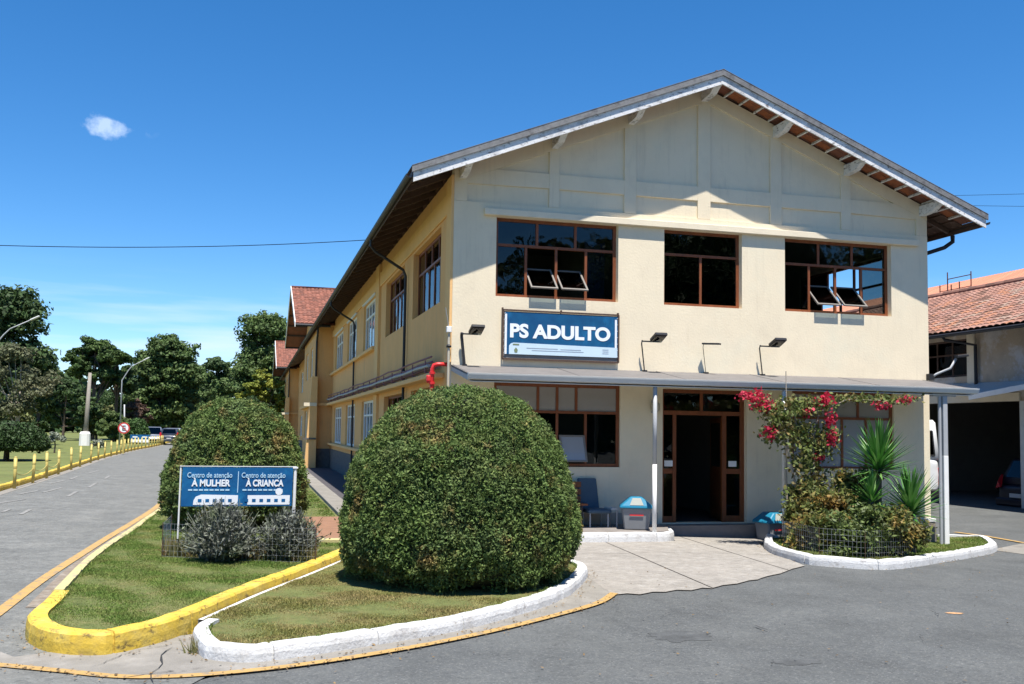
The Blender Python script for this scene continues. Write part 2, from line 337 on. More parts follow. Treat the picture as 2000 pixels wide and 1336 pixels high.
# ---------------------------------------------------------------- ground surfaces
sheet('ground', [(-400, -60), (400, -60), (400, 700), (-400, 700)], -.06, FIELD)
sheet('forecourt', [(-9, -55), (60, -55), (60, 60), (-1.0, 60), (-1.0, -2), (-3, -8), (-3.6, -9), (-9, -14)], -.012, ASPH)
sheet('road', [(-9.6, -20), (-6.0, -20), (-3.9, -12), tuple(G(372, 1336)[:2]), tuple(G(440, 1300)[:2]), tuple(G(380, 1262)[:2]), (-4.0, -7.5), (-5.0, -4), (-5.0, 170), (-12.5, 170), (-11.6, 75), (-11.0, 38), (-10.4, 25), (-9.7, 8), (-9.6, 0)], -.004, ROADM)
# right-hand parts of the forecourt seen between planter and garage
sheet('pavement', [tuple(G(1935, 1073)[:2]), tuple(G(2000, 1060)[:2]), tuple(G(2100, 1065)[:2]), tuple(G(2100, 1084)[:2]), tuple(G(2000, 1082)[:2])], -.006, CONC)

# --- islands -------------------------------------------------------------
def Gp(L_, dz=0): return [tuple(G(u, v, dz)[:2]) for u, v in L_]
yk_front = Gp([(48, 1236), (58, 1258), (100, 1275), (175, 1281), (240, 1274), (330, 1250), (400, 1222), (500, 1176), (600, 1135), (690, 1095)])
x0k = yk_front[0][0]
left_run = [(-5.45, 60), (-5.45, 30), (-5.45, 12)]+Gp([(318, 984), (278, 1014), (240, 1042), (205, 1064), (160, 1098), (118, 1140), (78, 1182)], .12)
tail = [(yk_front[-1][0]+.55, yk_front[-1][1]+1.45), (-1.35, -2.15)]
yl_line = smoothline(left_run+yk_front+tail, .12)
n_left = next(i for i, p in enumerate(yl_line) if p.y < G(100, 1158, .12).y)
kerb_left = yl_line[:n_left+1]; kerb_front = yl_line[n_left:]
kerb('kerb', kerb_left, .13, .14, YELPALE, -1, .008, hf=lambda t: .145+.03*max(0, (t-.9)/.1))
kerb('kerb', kerb_front, .18, .2, YELLOW, -1, .004, hf=lambda t: .158+.012*min(1, t*6))
inner1 = offs(yl_line, -.12)
strip('gutter_channel', kerb_left, .22, .001, mat('dirty gutter', (.19, .155, .12), .3, 5, .95, .6, 40, spots=[((.30, .27, .23), 7, .5, .65, .7)]), 1)
lawn1 = [tuple(p[:2]) for p in inner1 if p.y < 1.6]
lawn1 += [(-1.35, -2.0), (-2.6, -2.0), (-2.6, 1.6)]
sheet('lawn', lawn1, .128, GRASSM)
sheet('lawn', [tuple(p[:2]) for p in inner1 if p.y >= 1.5]+[(-2.6, 1.5), (-1.75, 1.5), (-1.75, 60)], .131, GRASSM)
sheet('footpath', [(-2.6, 1.9), (-2.6, -2.0), (-1.2, -2.0), (-1.3, 1.9)], .14, SOIL)
o = MB().bar((-2.65, -2.05, -.03), (-1.2, -2.05, -.03), .16, .12).build('kerb', YELPALE, None, bevel=.01); o['kind'] = 'structure'
# white kerb, second island
wk = Gp([(398, 1234), (374, 1250), (385, 1278), (420, 1291), (500, 1294), (600, 1282), (750, 1258), (900, 1232), (1000, 1206), (1080, 1180), (1128, 1152), (1147, 1120)])
wk += [(wk[-1][0]-.12, wk[-1][1]+.75), (wk[-1][0]-.6, wk[-1][1]+1.5), (-.9, -3.1)]
wline = smoothline(wk, .1); kerb('kerb', wline, .14, .122, WKERB, -1, .006)
foot = [p for p in kerb_front if p.x > G(385, 1236).x-.05]
footo = offs(foot, .012); 
mbk = MB(); fo2 = offs(foot, .09)
for p, q in zip(footo, fo2):
    for zz, pp in ((.0, q), (.085, q), (.09, p), (-.02, p)): mbk.pt((pp.x, pp.y, g(pp.x)+zz))
for i in range(len(foot)-1):
    for k in range(3): a = 4*i+k; mbk.f.append((a, a+1, a+5, a+4))
ok = mbk.build('kerb', WKERB); ok['kind'] = 'structure'
lawn2 = [tuple(p[:2]) for p in offs(wline, -.13)]+[tuple(p[:2]) for p in reversed(offs(foot, .06))]
sheet('lawn', lawn2, .09, GRASSM)
# concrete gutter strip hugging the kerbs, then the painted line
gut = Gp([(-60, 1290), (130, 1308), (250, 1319), (400, 1315), (600, 1294), (800, 1262), (950, 1232), (1080, 1200), (1160, 1177), (1192, 1158)])
gl_ = smoothline(gut, .12)
gpoly = [tuple(p[:2]) for p in gl_]+[(wk[-3][0]+.3, wk[-3][1]+.3)]+[tuple(p[:2]) for p in reversed(offs(wline[:-8], -.05))]+[(-5.2, -8.2), tuple(G(-60, 1250)[:2])]
sheet('gutter_channel', gpoly, .0, CONC)
strip('road_marking', gl_, .095, .006, LINE, 1)
ol = smoothline(Gp([(-60, 1248), (0, 1205), (100, 1128), (200, 1062), (318, 985)])+[(-5.62, 14), (-5.6, 30), (-5.6, 60)], .3)
strip('road_marking', ol, .13, .006, LINE, -1)
for a, b in ((( -20, 985), (45, 975)), ((30, 966), (72, 958)), ((80, 962), (118, 952)), ((92, 945), (125, 938)), ((135, 936), (150, 930)), ((168, 925), (190, 919)), ((35, 1005), (55, 995)), ((128, 970), (146, 960)), ((170, 952), (185, 943)), ((202, 935), (212, 929)), ((0, 1000), (14, 995))):
    p, q = G(*a), G(*b); strip('road_marking', [p, p.lerp(q, .5), q], .09, .004, mat('faded white road paint', (.24, .235, .22), .2, 12, .9, spots=[((.15, .148, .14), 14, .46, .58, .9)]), 1)
strip('road_marking', [Vector(p) for p in (G(1868, 1039), G(1930, 1047), G(2010, 1061), G(2080, 1080))], .1, .004, LINE, 1)
# left side: kerb, lawn
lk = [(-9.4, -22), (-9.45, 0)]+Gp([(0, 960), (60, 942), (150, 912), (200, 895), (260, 880), (320, 868)])+[(-12.4, 170)]
lkl = smoothline(lk, .35)
kerb('kerb', lkl, .16, .15, YELLOW, -1, .012)
il = offs(lkl, -.14)
lawnL = [tuple(p[:2]) for p in il]+[(-90, 170), (-90, -22)]
sheet('lawn', lawnL, .12, FIELD)
strip('gutter_channel', lkl, .28, .001, CONC, 1)
# cracks and patches (thin real sheets of tar) on the forecourt
TAR = mat('tar crack filler', (.03, .03, .03), .2, 20, .8)
rc = random.Random(11)
def crack(u0, v0, u1, v1, w=.02, m=TAR):
    a, b = G(u0, v0), G(u1, v1); pts = []
    for i in range(9):
        t = i/8; p = a.lerp(b, t); d = (b-a).normalized(); s = Vector((d.y, -d.x, 0)); pts.append(p+s*rc.uniform(-.05, .05)*(b-a).length*.6)
    mb = MB()
    for i, p in enumerate(pts):
        ww = w*rc.uniform(.3, 1)*(.15 if i in (0, 8) else 1); mb.pt((p.x, p.y, g(p.x)+.008)); mb.pt((p.x+ww, p.y+ww, g(p.x)+.008))
    for i in range(8): mb.f.append((2*i, 2*i+1, 2*i+3, 2*i+2))
    ob = mb.build('crack', m); ob['kind'] = 'structure'
for q in ((175, 1306, 260, 1272, .016), (260, 1272, 330, 1262, .014), (240, 1325, 340, 1312, .02), (290, 1336, 330, 1265, .02), (330, 1318, 420, 1300, .012), (1285, 1208, 1312, 1197, .03), (1820, 1190, 1836, 1205, .03), (1795, 1240, 1806, 1255, .02), (1470, 1222, 1500, 1232, .02)): crack(*q)

# --- entrance apron slabs -------------------------------------------------
apron = Gp([(1150, 1128), (1196, 1162), (1225, 1159), (1250, 1161), (1275, 1156), (1300, 1156), (1322, 1152), (1350, 1153), (1372, 1148), (1390, 1149), (1412, 1143), (1440, 1140), (1462, 1134), (1480, 1132), (1500, 1125), (1525, 1120), (1548, 1111), (1572, 1105), (1545, 1094), (1502, 1078), (1482, 1062)])+[(5.9, -.9), (5.85, -.33), (4.05, -.33), (3.8, -1.2), (3.2, -1.5), (-1.0, -1.5), (-.9, -3.0)]
def clip(poly, a, b, c):           # keep a*x+b*y<=c
    out = []
    for i in range(len(poly)):
        p, q = poly[i], poly[(i+1) % len(poly)]; dp, dq = a*p[0]+b*p[1]-c, a*q[0]+b*q[1]-c
        if dp <= 0: out.append(p)
        if dp*dq < 0: t = dp/(dp-dq); out.append((p[0]+(q[0]-p[0])*t, p[1]+(q[1]-p[1])*t))
    return out
base_ap = sheet('apron', apron, -.005, mat('joint grit', (.09, .08, .07), .3, 20, .95))
JA, JB = G(1220, 1075), G(1390, 1148)
dx, dy = (JB-JA).x, (JB-JA).y; ln = math.hypot(dx, dy); nx, ny = -dy/ln, dx/ln; c0 = nx*JA.x+ny*JA.y
bandsx = [(-99, c0), (c0, c0+1.75), (c0+1.75, 99)] if nx > 0 else [(-99, c0-1.75), (c0-1.75, c0), (c0, 99)]
for lo, hi in bandsx:
    for ylo, yhi in ((-9, -2.9), (-2.9, 2)):
        pl = clip(clip(apron, nx, ny, hi-.012), -nx, -ny, -lo-.012); pl = clip(clip(pl, 0, 1, yhi-.01), 0, -1, -ylo-.01) if len(pl) > 2 else pl
        if len(pl) < 3: continue
        sheet('slab', pl, .002+random.uniform(-.001, .001), mat('apron concrete', (.285, .262, .23), .2, 3.5, .9, .9, 50, spots=[((.20, .185, .165), 7, .48, .62, .65, (1, 2, 1)), ((.37, .35, .32), 10, .5, .64, .6), ((.27, .245, .215), 2.2, .45, .66, .7), ((.38, .35, .31), 3.5, .55, .72, .6), ((.13, .12, .11), 75, .58, .68, .7), ((.17, .155, .14), 26, .56, .66, .6)]), base_ap, kind=None)
# platforms beside the door
PLAT = mat('platform cement', (.20, .18, .165), .2, 4, .85, .3, 60)
def platform(poly, z, name='platform'):
    mb = MB(); mb.prism([(x, y, 0) for x, y in poly], (0, 0, -.6), (0, 0, z)); ob = mb.build(name, PLAT); ob['kind'] = 'structure'; return ob
platform([(-.2, .0), (-.2, -1.42), (3.2, -1.42), (3.72, -1.1), (4.05, -.33), (4.05, 0)], -.01)
platform([(5.87, .0), (5.87, -.35), (6.5, -.9), (7.3, -1.0), (9.3, -1.0), (9.3, 0)], -.01)
platform([(4.056, .3), (4.056, -.33), (5.864, -.33), (5.864, .3)], -.016, 'doorstep')
kerb('kerb', smoothline([(-.2, -1.5), (1.5, -1.5), (3.22, -1.5), (3.78, -1.16), (4.12, -.4)], .15), .13, .155, WKERB, -1, .004)
# planter by the entrance
pk = Gp([(1600, 1104), (1560, 1098), (1510, 1083), (1491, 1068), (1500, 1052)])
pk = list(reversed(pk))+Gp([(1650, 1108), (1700, 1111), (1760, 1110), (1850, 1096), (1900, 1088), (1942, 1079), (1946, 1070)])
pk = [(5.9, -1.1)]+pk+[(10.9, -.35), (10.2, .1)]
pline = smoothline(pk, .12); kerb('kerb', pline, .15, .13, WKERB, -1, .008)
pin = [tuple(p[:2]) for p in offs(pline, -.13)]+[(10.1, .1), (6.1, -.85)]
sheet('planter_bed', pin, .09, GRASSM)
# path beside the long wall
Box('footpath', CONC, None, -1.75, -1.35, 2, 58, -.3, .06, .01)['kind'] = 'structure'
Box('shadow_strip', mat('shadow-dark paving', (.07, .065, .07), .2, 4, .8), None, -1.345, -.03, 1.9, 58, -.3, -.08)['kind'] = 'structure'  # ground by the wall, its shadow put into the dark colour

# ================================================================ main building
hosp = thing('hospital_building', (0, 0, 0), 'long two storey cream and ochre building with gabled front and brown framed windows', 'building')
Tf = lambda s, d, z: (s, d, z)                 # front wall: s along x, d inwards
Tl = lambda s, d, z: (d, s, z)                 # left long wall
Tr = lambda s, d, z: (10-d, s, z)              # right long wall
def zt(x): return 8.52-.4*abs(x-5)
def wall(name, m, parent, s0, s1, z0, z1, th, holes, T):
    ss = sorted({s0, s1}|{h[0] for h in holes}|{h[1] for h in holes}); zs = sorted({z0, z1}|{h[2] for h in holes}|{h[3] for h in holes})
    def solid(i, j):
        if i < 0 or j < 0 or i >= len(ss)-1 or j >= len(zs)-1: return False
        a, b = (ss[i]+ss[i+1])/2, (zs[j]+zs[j+1])/2
        return not any(h[0] < a < h[1] and h[2] < b < h[3] for h in holes)
    mb = MB(T)
    for i in range(len(ss)-1):
        for j in range(len(zs)-1):
            if not solid(i, j): continue
            a, b, c, d = ss[i], ss[i+1], zs[j], zs[j+1]
            mb.quad((a, 0, c), (b, 0, c), (b, 0, d), (a, 0, d)); mb.quad((a, th, c), (a, th, d), (b, th, d), (b, th, c))
            if not solid(i-1, j): mb.quad((a, 0, c), (a, 0, d), (a, th, d), (a, th, c))
            if not solid(i+1, j): mb.quad((b, 0, c), (b, th, c), (b, th, d), (b, 0, d))
            if not solid(i, j-1): mb.quad((a, 0, c), (a, th, c), (b, th, c), (b, 0, c))
            if not solid(i, j+1): mb.quad((a, 0, d), (b, 0, d), (b, th, d), (a, th, d))
    # weld so that normals can be made consistent
    o = mb.build(name, m, parent, fixn=False); bm = bmesh.new(); bm.from_mesh(o.data); bmesh.ops.remove_doubles(bm, verts=bm.verts, dist=1e-5); bmesh.ops.recalc_face_normals(bm, faces=bm.faces); bm.to_mesh(o.data); bm.free()
    return o
def window(parent, T, s0, s1, z0, z1, d0=.12, fw=.06, dep=.05, rows=((0, 1, 1),), m=BROWN, gm=GLASS, skip=(), label=None, pane_mats=None, vfw=None):
    """rows: (lo, hi, n or list of fractions) as parts of the height; frame = one mesh, each pane a sub-part."""
    mb = MB(T); vfw = vfw or fw*.8
    mb.box(s0, s0+fw, d0, d0+dep, z0, z1); mb.box(s1-fw, s1, d0, d0+dep, z0, z1)
    mb.box(s0+fw, s1-fw, d0, d0+dep, z1-fw, z1); mb.box(s0+fw, s1-fw, d0-.01, d0+dep, z0, z0+fw)
    H = z1-z0; cells = []
    for k, (lo, hi, n) in enumerate(rows):
        a = z0+fw if lo == 0 else z0+lo*H+vfw/2; b = z1-fw if hi == 1 else z0+hi*H-vfw/2
        if hi < 1: mb.box(s0+fw, s1-fw, d0-.004, d0+dep+.004, z0+hi*H-vfw/2, z0+hi*H+vfw/2)
        fr = [i/n for i in range(n+1)] if isinstance(n, int) else [0]+list(n)+[1]
        xs = [s0+fw+(s1-s0-2*fw)*f for f in fr]
        for i in range(1, len(xs)-1): mb.box(xs[i]-vfw/2, xs[i]+vfw/2, d0+.002, d0+dep-.002, a, b)
        for i in range(len(xs)-1):
            cells.append((k, i, xs[i]+(vfw/2 if i else 0), xs[i+1]-(vfw/2 if i < len(xs)-2 else 0), a, b))
    w_ = mb.build('window', m, parent)
    if label: w_['label'] = label
    for k, i, a, b, c, d in cells:
        if (k, i) in skip: continue
        gmm = (pane_mats or {}).get((k, i), gm)
        MB(T).box(a-.004, b+.004, d0+dep*.45, d0+dep*.45+.006, c-.004, d+.004).build('pane', gmm, w_)
    return w_, {(k, i): (a, b, c, d) for k, i, a, b, c, d in cells}
def sash(win, T, cell, d, dzt, dt, zb, db, fw=.032, m=None, gm=None):
    """tilted projecting sash: top edge at (dt, dzt), bottom edge at (db, zb)."""
    a, b, _, _ = cell; m = m or mat('aluminium sash', (.20, .18, .16), .1, 9, .5); P0, P1 = Vector((0, dt, dzt)), Vector((0, db, zb)); dd = (P1-P0).normalized(); nn = Vector((0, dd.z, -dd.y))
    mb = MB(T)
    def bx(sa, sb, ta, tb, th=.014):
        p = [Vector((sa, 0, 0))+P0+dd*ta, Vector((sb, 0, 0))+P0+dd*ta, Vector((sb, 0, 0))+P0+dd*tb, Vector((sa, 0, 0))+P0+dd*tb]
        mb.prism(p, -nn*th, nn*th)
    Ln = (P1-P0).length
    bx(a+.008, a+.008+fw, 0, Ln); bx(b-.008-fw, b-.008, 0, Ln); bx(a+.008+fw, b-.008-fw, 0, fw); bx(a+.008+fw, b-.008-fw, Ln-fw, Ln)
    o = mb.build('sash', m, win); m2 = MB(T)
    p = [Vector((s_, 0, 0))+P0+dd*t_ for s_, t_ in ((a+.03, .02), (b-.03, .02), (b-.03, Ln-.02), (a+.03, Ln-.02))]
    m2.prism(p, -nn*.002, nn*.002).build('pane', gm or GLASS, win); return o

UW = [(.80, 3.18), (4.116, 5.76), (6.70, 9.13)]; GW = [(.80, 3.24), (6.85, 9.15)]
holes = [(a, b, 4.13, 5.6) for a, b in UW]+[(a, b, 1.04, 2.56) for a, b in GW]+[(4.10, 5.86, 0, 2.53)]
wall('front_wall', CREAM, hosp, 0, 10, -.7, 5.835, .22, holes, Tf)
LW = [(1.15, 4.34), (5.57, 8.72)]; LWW = [(10.96, 13.9), (15.95, 19.1), (20.9, 24.3)]
lh = [(a, b, 4.13, 5.6) for a, b in LW]+[(a, b, 4.09, 5.6) for a, b in LWW]+[(a, b, 1.04, 2.53) for a, b in LW+LWW]
far = [(44.5, 47.5), (50, 53)]
lh += [(a, b, 4.1, 5.6) for a, b in far]+[(a, b, 1.04, 2.5) for a, b in far]
o = wall('side_wall', OCHRE, hosp, .222, 80, -.7, 6.36, .22, lh, Tl)
o = wall('side_wall', CREAM, hosp, .222, 80, -.7, 6.36, .22, [(a, b, z0, z1) for a, b in LW for z0, z1 in ((4.13, 5.6), (1.04, 2.53))]+[(10.9, 14.9, 4.1, 5.6), (16.5, 19.9, 4.1, 5.6)], Tr)
# gable field set back behind raised bands
zu = lambda x: zt(x)-.09
MB().prism([(0, 0, 5.837), (10, 0, 5.837), (10, 0, zu(10)), (5, 0, zu(5)), (0, 0, zu(0))], (0, .04, 0), (0, .22, 0)).build('gable_wall', CREAM, hosp)
POSTS = [(0, .247), (1.80, 2.0), (3.295, 3.538), (4.818, 5.089), (6.387, 6.638), (7.981, 8.208), (9.744, 10)]
zb = lambda x: zt(x)-.36
for a, b in POSTS:
    pl = [(a, 0, 5.838), (b, 0, 5.838)]; pl += [(b, 0, zb(b))]+([(5, 0, zb(5))] if a < 5 < b else [])+[(a, 0, zb(a))]
    MB().prism(pl, (0, .002, 0), (0, .039, 0)).build('pilaster', CREAM, hosp, bevel=.004)
for (a0, a), (b, b1) in zip(POSTS[:-1], POSTS[1:]):
    tops = [(x, min(6.47, zb(x))) for x in (a, b)]
    pl = [(a, 0, 6.19), (b, 0, 6.19), (b, 0, tops[1][1])]+([(6.6-5+0*a, 0, 6.47)] if False else [])+[(a, 0, tops[0][1])]
    if zb(a) < 6.47: pl = [(a, 0, 6.17), (b, 0, 6.19), (b, 0, 6.47), (a+(6.47-zb(a))/.4, 0, 6.47), (a, 0, zb(a))]
    if zb(b) < 6.47: pl = [(a, 0, 6.19), (b, 0, 6.17), (b, 0, zb(b)), (b-(6.47-zb(b))/.4, 0, 6.47), (a, 0, 6.47)]
    MB().prism(pl, (0, .003, 0), (0, .039, 0)).build('rail', CREAM, hosp, bevel=.004)
MB().prism([(0, 0, zb(0)), (5, 0, zb(5)), (10, 0, zb(10)), (10, 0, zu(10)), (5, 0, zu(5)), (0, 0, zu(0))], (0, .0, 0), (0, .039, 0)).build('rake_band', CREAM, hosp)
Box('ledge', CREAM2, hosp, .555, 9.742, -.09, -.001, 5.602, 5.72, .006)
Box('corner_footing', WKERB, hosp, 9.80, 10.05, -.10, -.003, -.02, .05, .01)
Box('corner_footing', mat('rubble stone footing', (.23, .19, .15), .3, 9, .9, .8, 25), hosp, 9.81, 10.04, -.09, -.003, -.7, -.022, .01)
Box('plinth', STONE, hosp, -.03, -.001, .3, 80, -.7, .75)
Box('plinth', mat('low cement skirting', (.42, .38, .32), .1, 4, .9), hosp, .0, 4.0, -.012, -.001, -.01, .2)
# openings of the front
sk = {(0, 1), (0, 2)}
T3 = lambda *a: a
w1, c1 = window(hosp, Tf, .80, 3.18, 4.13, 5.6, rows=((0, .66, [.24, .5, .76]), (.66, 1, 3)), skip=sk, label='upper left window with two tilted open sashes')
for k in (1, 2): sash(w1, Tf, c1[(0, k)], .1, 4.72, .34, 4.30, -.12)
w2, c2 = window(hosp, Tf, 4.116, 5.76, 4.13, 5.6, rows=((0, .68, 2), (.68, 1, 1)), label='narrow middle window with two tall panes')
w3, c3 = window(hosp, Tf, 6.70, 9.13, 4.13, 5.6, rows=((0, .66, [.24, .5, .76]), (.66, 1, 3)), skip=sk, label='upper right window with open sashes and sky seen through it')
for k in (1, 2): sash(w3, Tf, c3[(0, k)], .1, 4.72, .34, 4.28, -.12)
g1, d1 = window(hosp, Tf, .80, 3.24, 1.04, 2.56, d0=.05, rows=((0, .66, [.24, .5, .74]), (.66, 1, [.34, .5, .66])), skip={(0, 2)}, pane_mats={(1, i): FROST for i in range(4)}, label='ground floor window with pale blinds behind its top panes')
sash(g1, Tf, d1[(0, 2)], .05, 1.62, .03, 1.14, -.16, gm=WGLASS)  # pale reflection put into the open sash's pane colour
g2, d2 = window(hosp, Tf, 6.85, 9.15, 1.02, 2.56, d0=.05, rows=((0, .66, [.25, .5, .75]), (.66, 1, 3)), gm=FROST, pane_mats={(0, 1): WGLASS, (0, 2): WGLASS, (0, 0): WGLASS}, label='curtained ground floor window behind the flowering climber')
# side windows: brown near ones, white framed further on
for a, b in LW:
    window(hosp, Tl, a, b, 4.13, 5.6, rows=((0, .66, 5), (.66, 1, 4))); window(hosp, Tl, a, b, 1.04, 2.53, rows=((0, .66, 5), (.66, 1, 4)))
    window(hosp, Tr, a, b, 4.13, 5.6, d0=.12, rows=((0, .6, 4), (.6, 1, 3)), skip={(0, 0), (0, 1), (0, 2), (1, 0), (1, 1)}); window(hosp, Tr, a, b, 1.04, 2.53)
BLIND = glass('pane over pale curtain', (.6, .65, .7), .5, (.5, .56, .66))
for a, b in LWW+far:
    window(hosp, Tl, a, b, 4.09, 5.6, d0=.07, m=WHITE, gm=BLIND, fw=.07, rows=((0, .7, 4), (.7, 1, 4)), label='white framed side window'); window(hosp, Tl, a, b, 1.04, 2.53 if b < 40 else 2.5, d0=.07, m=WHITE, gm=BLIND, fw=.07, rows=((0, .7, 4), (.7, 1, 4)), label='white framed side window')
Box('sill', OCHRE2, hosp, -.13, -.002, 10.6, 25.6, 3.96, 4.06, .01)
Box('sill', OCHRE2, hosp, -.16, -.033, 10.6, 25.6, .93, 1.02, .01)
Box('side_ledge', OCHRE2, hosp, -.27, -.002, .6, 25.6, 2.64, 2.74, .012)
Box('side_pilaster', OCHRE2, hosp, -.07, -.002, 9.75, 10.45, .76, 2.635); Box('side_pilaster', OCHRE2, hosp, -.07, -.002, 9.75, 10.45, 2.745, 6.3)
Box('side_pilaster', OCHRE2, hosp, -.05, -.002, .0, .42, 2.9, 6.3); Box('lintel_band', OCHRE2, hosp, -.045, -.002, .43, 9.74, 5.66, 6.05, .008)
Box('lintel_band', OCHRE2, hosp, -.045, -.002, 10.46, 25.6, 5.66, 5.95, .008)
for a, b in LWW:
    for z in (5.62,): Box('window_hood', WHITE, hosp, -.05, -.003, a-.08, b+.08, 5.60, 5.655)
# inside: slabs, partitions
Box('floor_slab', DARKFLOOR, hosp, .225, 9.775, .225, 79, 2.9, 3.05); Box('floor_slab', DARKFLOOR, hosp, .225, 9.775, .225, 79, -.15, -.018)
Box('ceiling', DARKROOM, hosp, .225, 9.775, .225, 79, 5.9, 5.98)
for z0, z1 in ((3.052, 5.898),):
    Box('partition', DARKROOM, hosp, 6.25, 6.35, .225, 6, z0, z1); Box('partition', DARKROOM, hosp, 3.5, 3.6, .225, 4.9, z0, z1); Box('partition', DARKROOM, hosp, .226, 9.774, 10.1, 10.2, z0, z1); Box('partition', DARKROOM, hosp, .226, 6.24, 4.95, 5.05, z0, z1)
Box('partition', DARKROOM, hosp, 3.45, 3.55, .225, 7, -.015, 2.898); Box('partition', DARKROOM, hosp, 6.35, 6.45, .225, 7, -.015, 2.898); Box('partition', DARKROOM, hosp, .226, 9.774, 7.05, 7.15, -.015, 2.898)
Box('curtain', mat('blue curtain', (.05, .10, .22), .2, 6, .9, vs=(6, 6, .3)), hosp, 2.62, 3.02, .30, .33, 4.15, 5.3)
# entrance door set
dr = MB(); DX0, DX1, DZ1, d0 = 4.10, 5.86, 2.53, .1
for a, b in ((DX0, DX0+.07), (DX1-.08, DX1)): dr.box(a, b, d0, d0+.08, 0, DZ1)
dr.box(DX0+.07, DX1-.08, d0, d0+.08, DZ1-.07, DZ1); dr.box(DX0+.07, DX1-.08, d0, d0+.08, 2.04, 2.12)
dr.box(4.36, 4.43, d0, d0+.08, 0, 2.04); dr.box(5.40, 5.48, d0, d0+.08, 0, 2.04); dr.box(4.93, 4.99, d0+.01, d0+.07, 2.12, DZ1-.07)
for a, b in ((4.17, 4.36), (5.48, 5.78)): dr.box(a, b, d0+.01, d0+.07, 0, .12); dr.box(a, b, d0+.01, d0+.07, .92, 1.02)
df = dr.build('entrance_door', BROWN, hosp, bevel=.004)
for a, b, c, d in ((4.17, 4.36, .12, .92), (4.17, 4.36, 1.02, 2.04), (5.48, 5.78, .12, .92), (5.48, 5.78, 1.02, 2.04), (4.17, 4.93, 2.12, 2.46), (4.99, 5.78, 2.12, 2.46)): Box('pane', GLASS, df, a-.003, b+.003, d0+.035, d0+.041, c-.003, d+.003)
for x in (4.18, 5.52):
    Box('notice_plate', WHITE, df, x, x+.17, d0-.008, d0-.001, 1.06, 1.17); 
lf = MB(lambda x, y, z: (5.41+x*.24, .19+x*.96, z))
lf.box(0, .08, 0, .04, .02, 2.0); lf.box(.82, .9, 0, .04, .02, 2.0); lf.box(.08, .82, 0, .04, .02, .3); lf.box(.08, .82, 0, .04, 1.9, 2.0); lf.box(.08, .82, .0, .04, .95, 1.05); lf.box(.08, .82, .012, .026, .3, .95)
lo = lf.build('door_leaf', BROWN, df); lf2 = MB(lf.T); lf2.box(.08, .82, .018, .023, 1.05, 1.9).build('pane', GLASS, df)
MB(lf.T).tube([(.8, -.01, 1.02), (.8, -.06, 1.02), (.7, -.06, 1.02)], .01).build('handle', CHROME, df)

# roof ---------------------------------------------------------------------
YF = -.65
def roofslab(name, xs, y0, y1, ztop, th, m, parent):
    return MB().prism([(xs[0], 0, ztop(xs[0])), (xs[1], 0, ztop(xs[1])), (xs[1], 0, ztop(xs[1])-th), (xs[0], 0, ztop(xs[0])-th)], (0, y0, 0), (0, y1, 0)).build(name, m, parent)
rf = MB()
for (xa, xb) in ((-.86, 4.995), (10.87, 5.005)):
    n = 19
    for k in range(n):       # stepped courses
        x0_, x1_ = xa+(xb-xa)*k/n, xa+(xb-xa)*(k+1)/n
        rf.prism([(x0_, 0, zt(x0_)-.005+.02), (x1_, 0, zt(x1_)-.02), (x1_, 0, zt(x1_)-.045), (x0_, 0, zt(x0_)-.045)], (0, .02, 0), (0, 80, 0))
rf.bar((5, -.6, 8.53), (5, 80, 8.53), .22, .06)
roof = rf.build('roof', TILE_OLD, hosp)
# front overhang: individual tiles seen from below, thin battens, purlins with cut ends
def slope_pt(x, y, dz=0): return Vector((x, y, zt(x)+dz))
tile_me = None
def underside_tile(xc, w_, y0, y1, side):
    mb = MB(); n = 5
    for j in range(n+1):
        t = j/n; x = xc-w_/2+w_*t; hump = .016*math.sin(math.pi*t)
        for y in (y0, y1):
            for dz in (-.028+hump, -.042+hump): mb.pt((x, y, zt(x)+dz))
    for j in range(n):
        a = j*4; b = a+4; mb.f += [(a, b, b+2, a+2), (a+1, a+3, b+3, b+1), (a, a+1, b+1, b), (a+2, b+2, b+3, a+3)]
    return mb
xs_b = []
for side in (-1, 1):
    X0, X1 = (5.0-.06, -.84) if side < 0 else (5.0+.06, 10.85)
    nb = 18; st = (X1-X0)/nb
    for k in range(nb):
        xa = X0+st*k; xm = xa+st/2
        for r_ in range(3):
            y0 = YF+.035+r_*.21+random.uniform(-.004, .004)
            ob = underside_tile(xm, abs(st)*.99, y0, y0+.2, side).build('tile', TILE if random.random() < .75 else TILE_RED, roof)
        if k: MB().bar(slope_pt(xa, YF+.03, -.068), slope_pt(xa, -.002, -.068), .035, .04, (.4*side, 0, 1)).build('batten', PEEL if side > 0 else WHITE, roof)
for xp, hw in ((.15, .06), (1.9, .06), (3.42, .06), (4.95, .07), (6.5, .06), (8.1, .06), (9.87, .06)):
    z1 = min(zt(xp-hw), zt(xp+hw))-.1
    MB().prism([(0, YF+.05, z1), (0, -.002, z1), (0, -.002, z1-.21), (0, YF+.28, z1-.19), (0, YF+.12, z1-.1), (0, YF+.05, z1-.09)], (xp-hw, 0, 0), (xp+hw, 0, 0)).build('purlin', PEEL, roof)
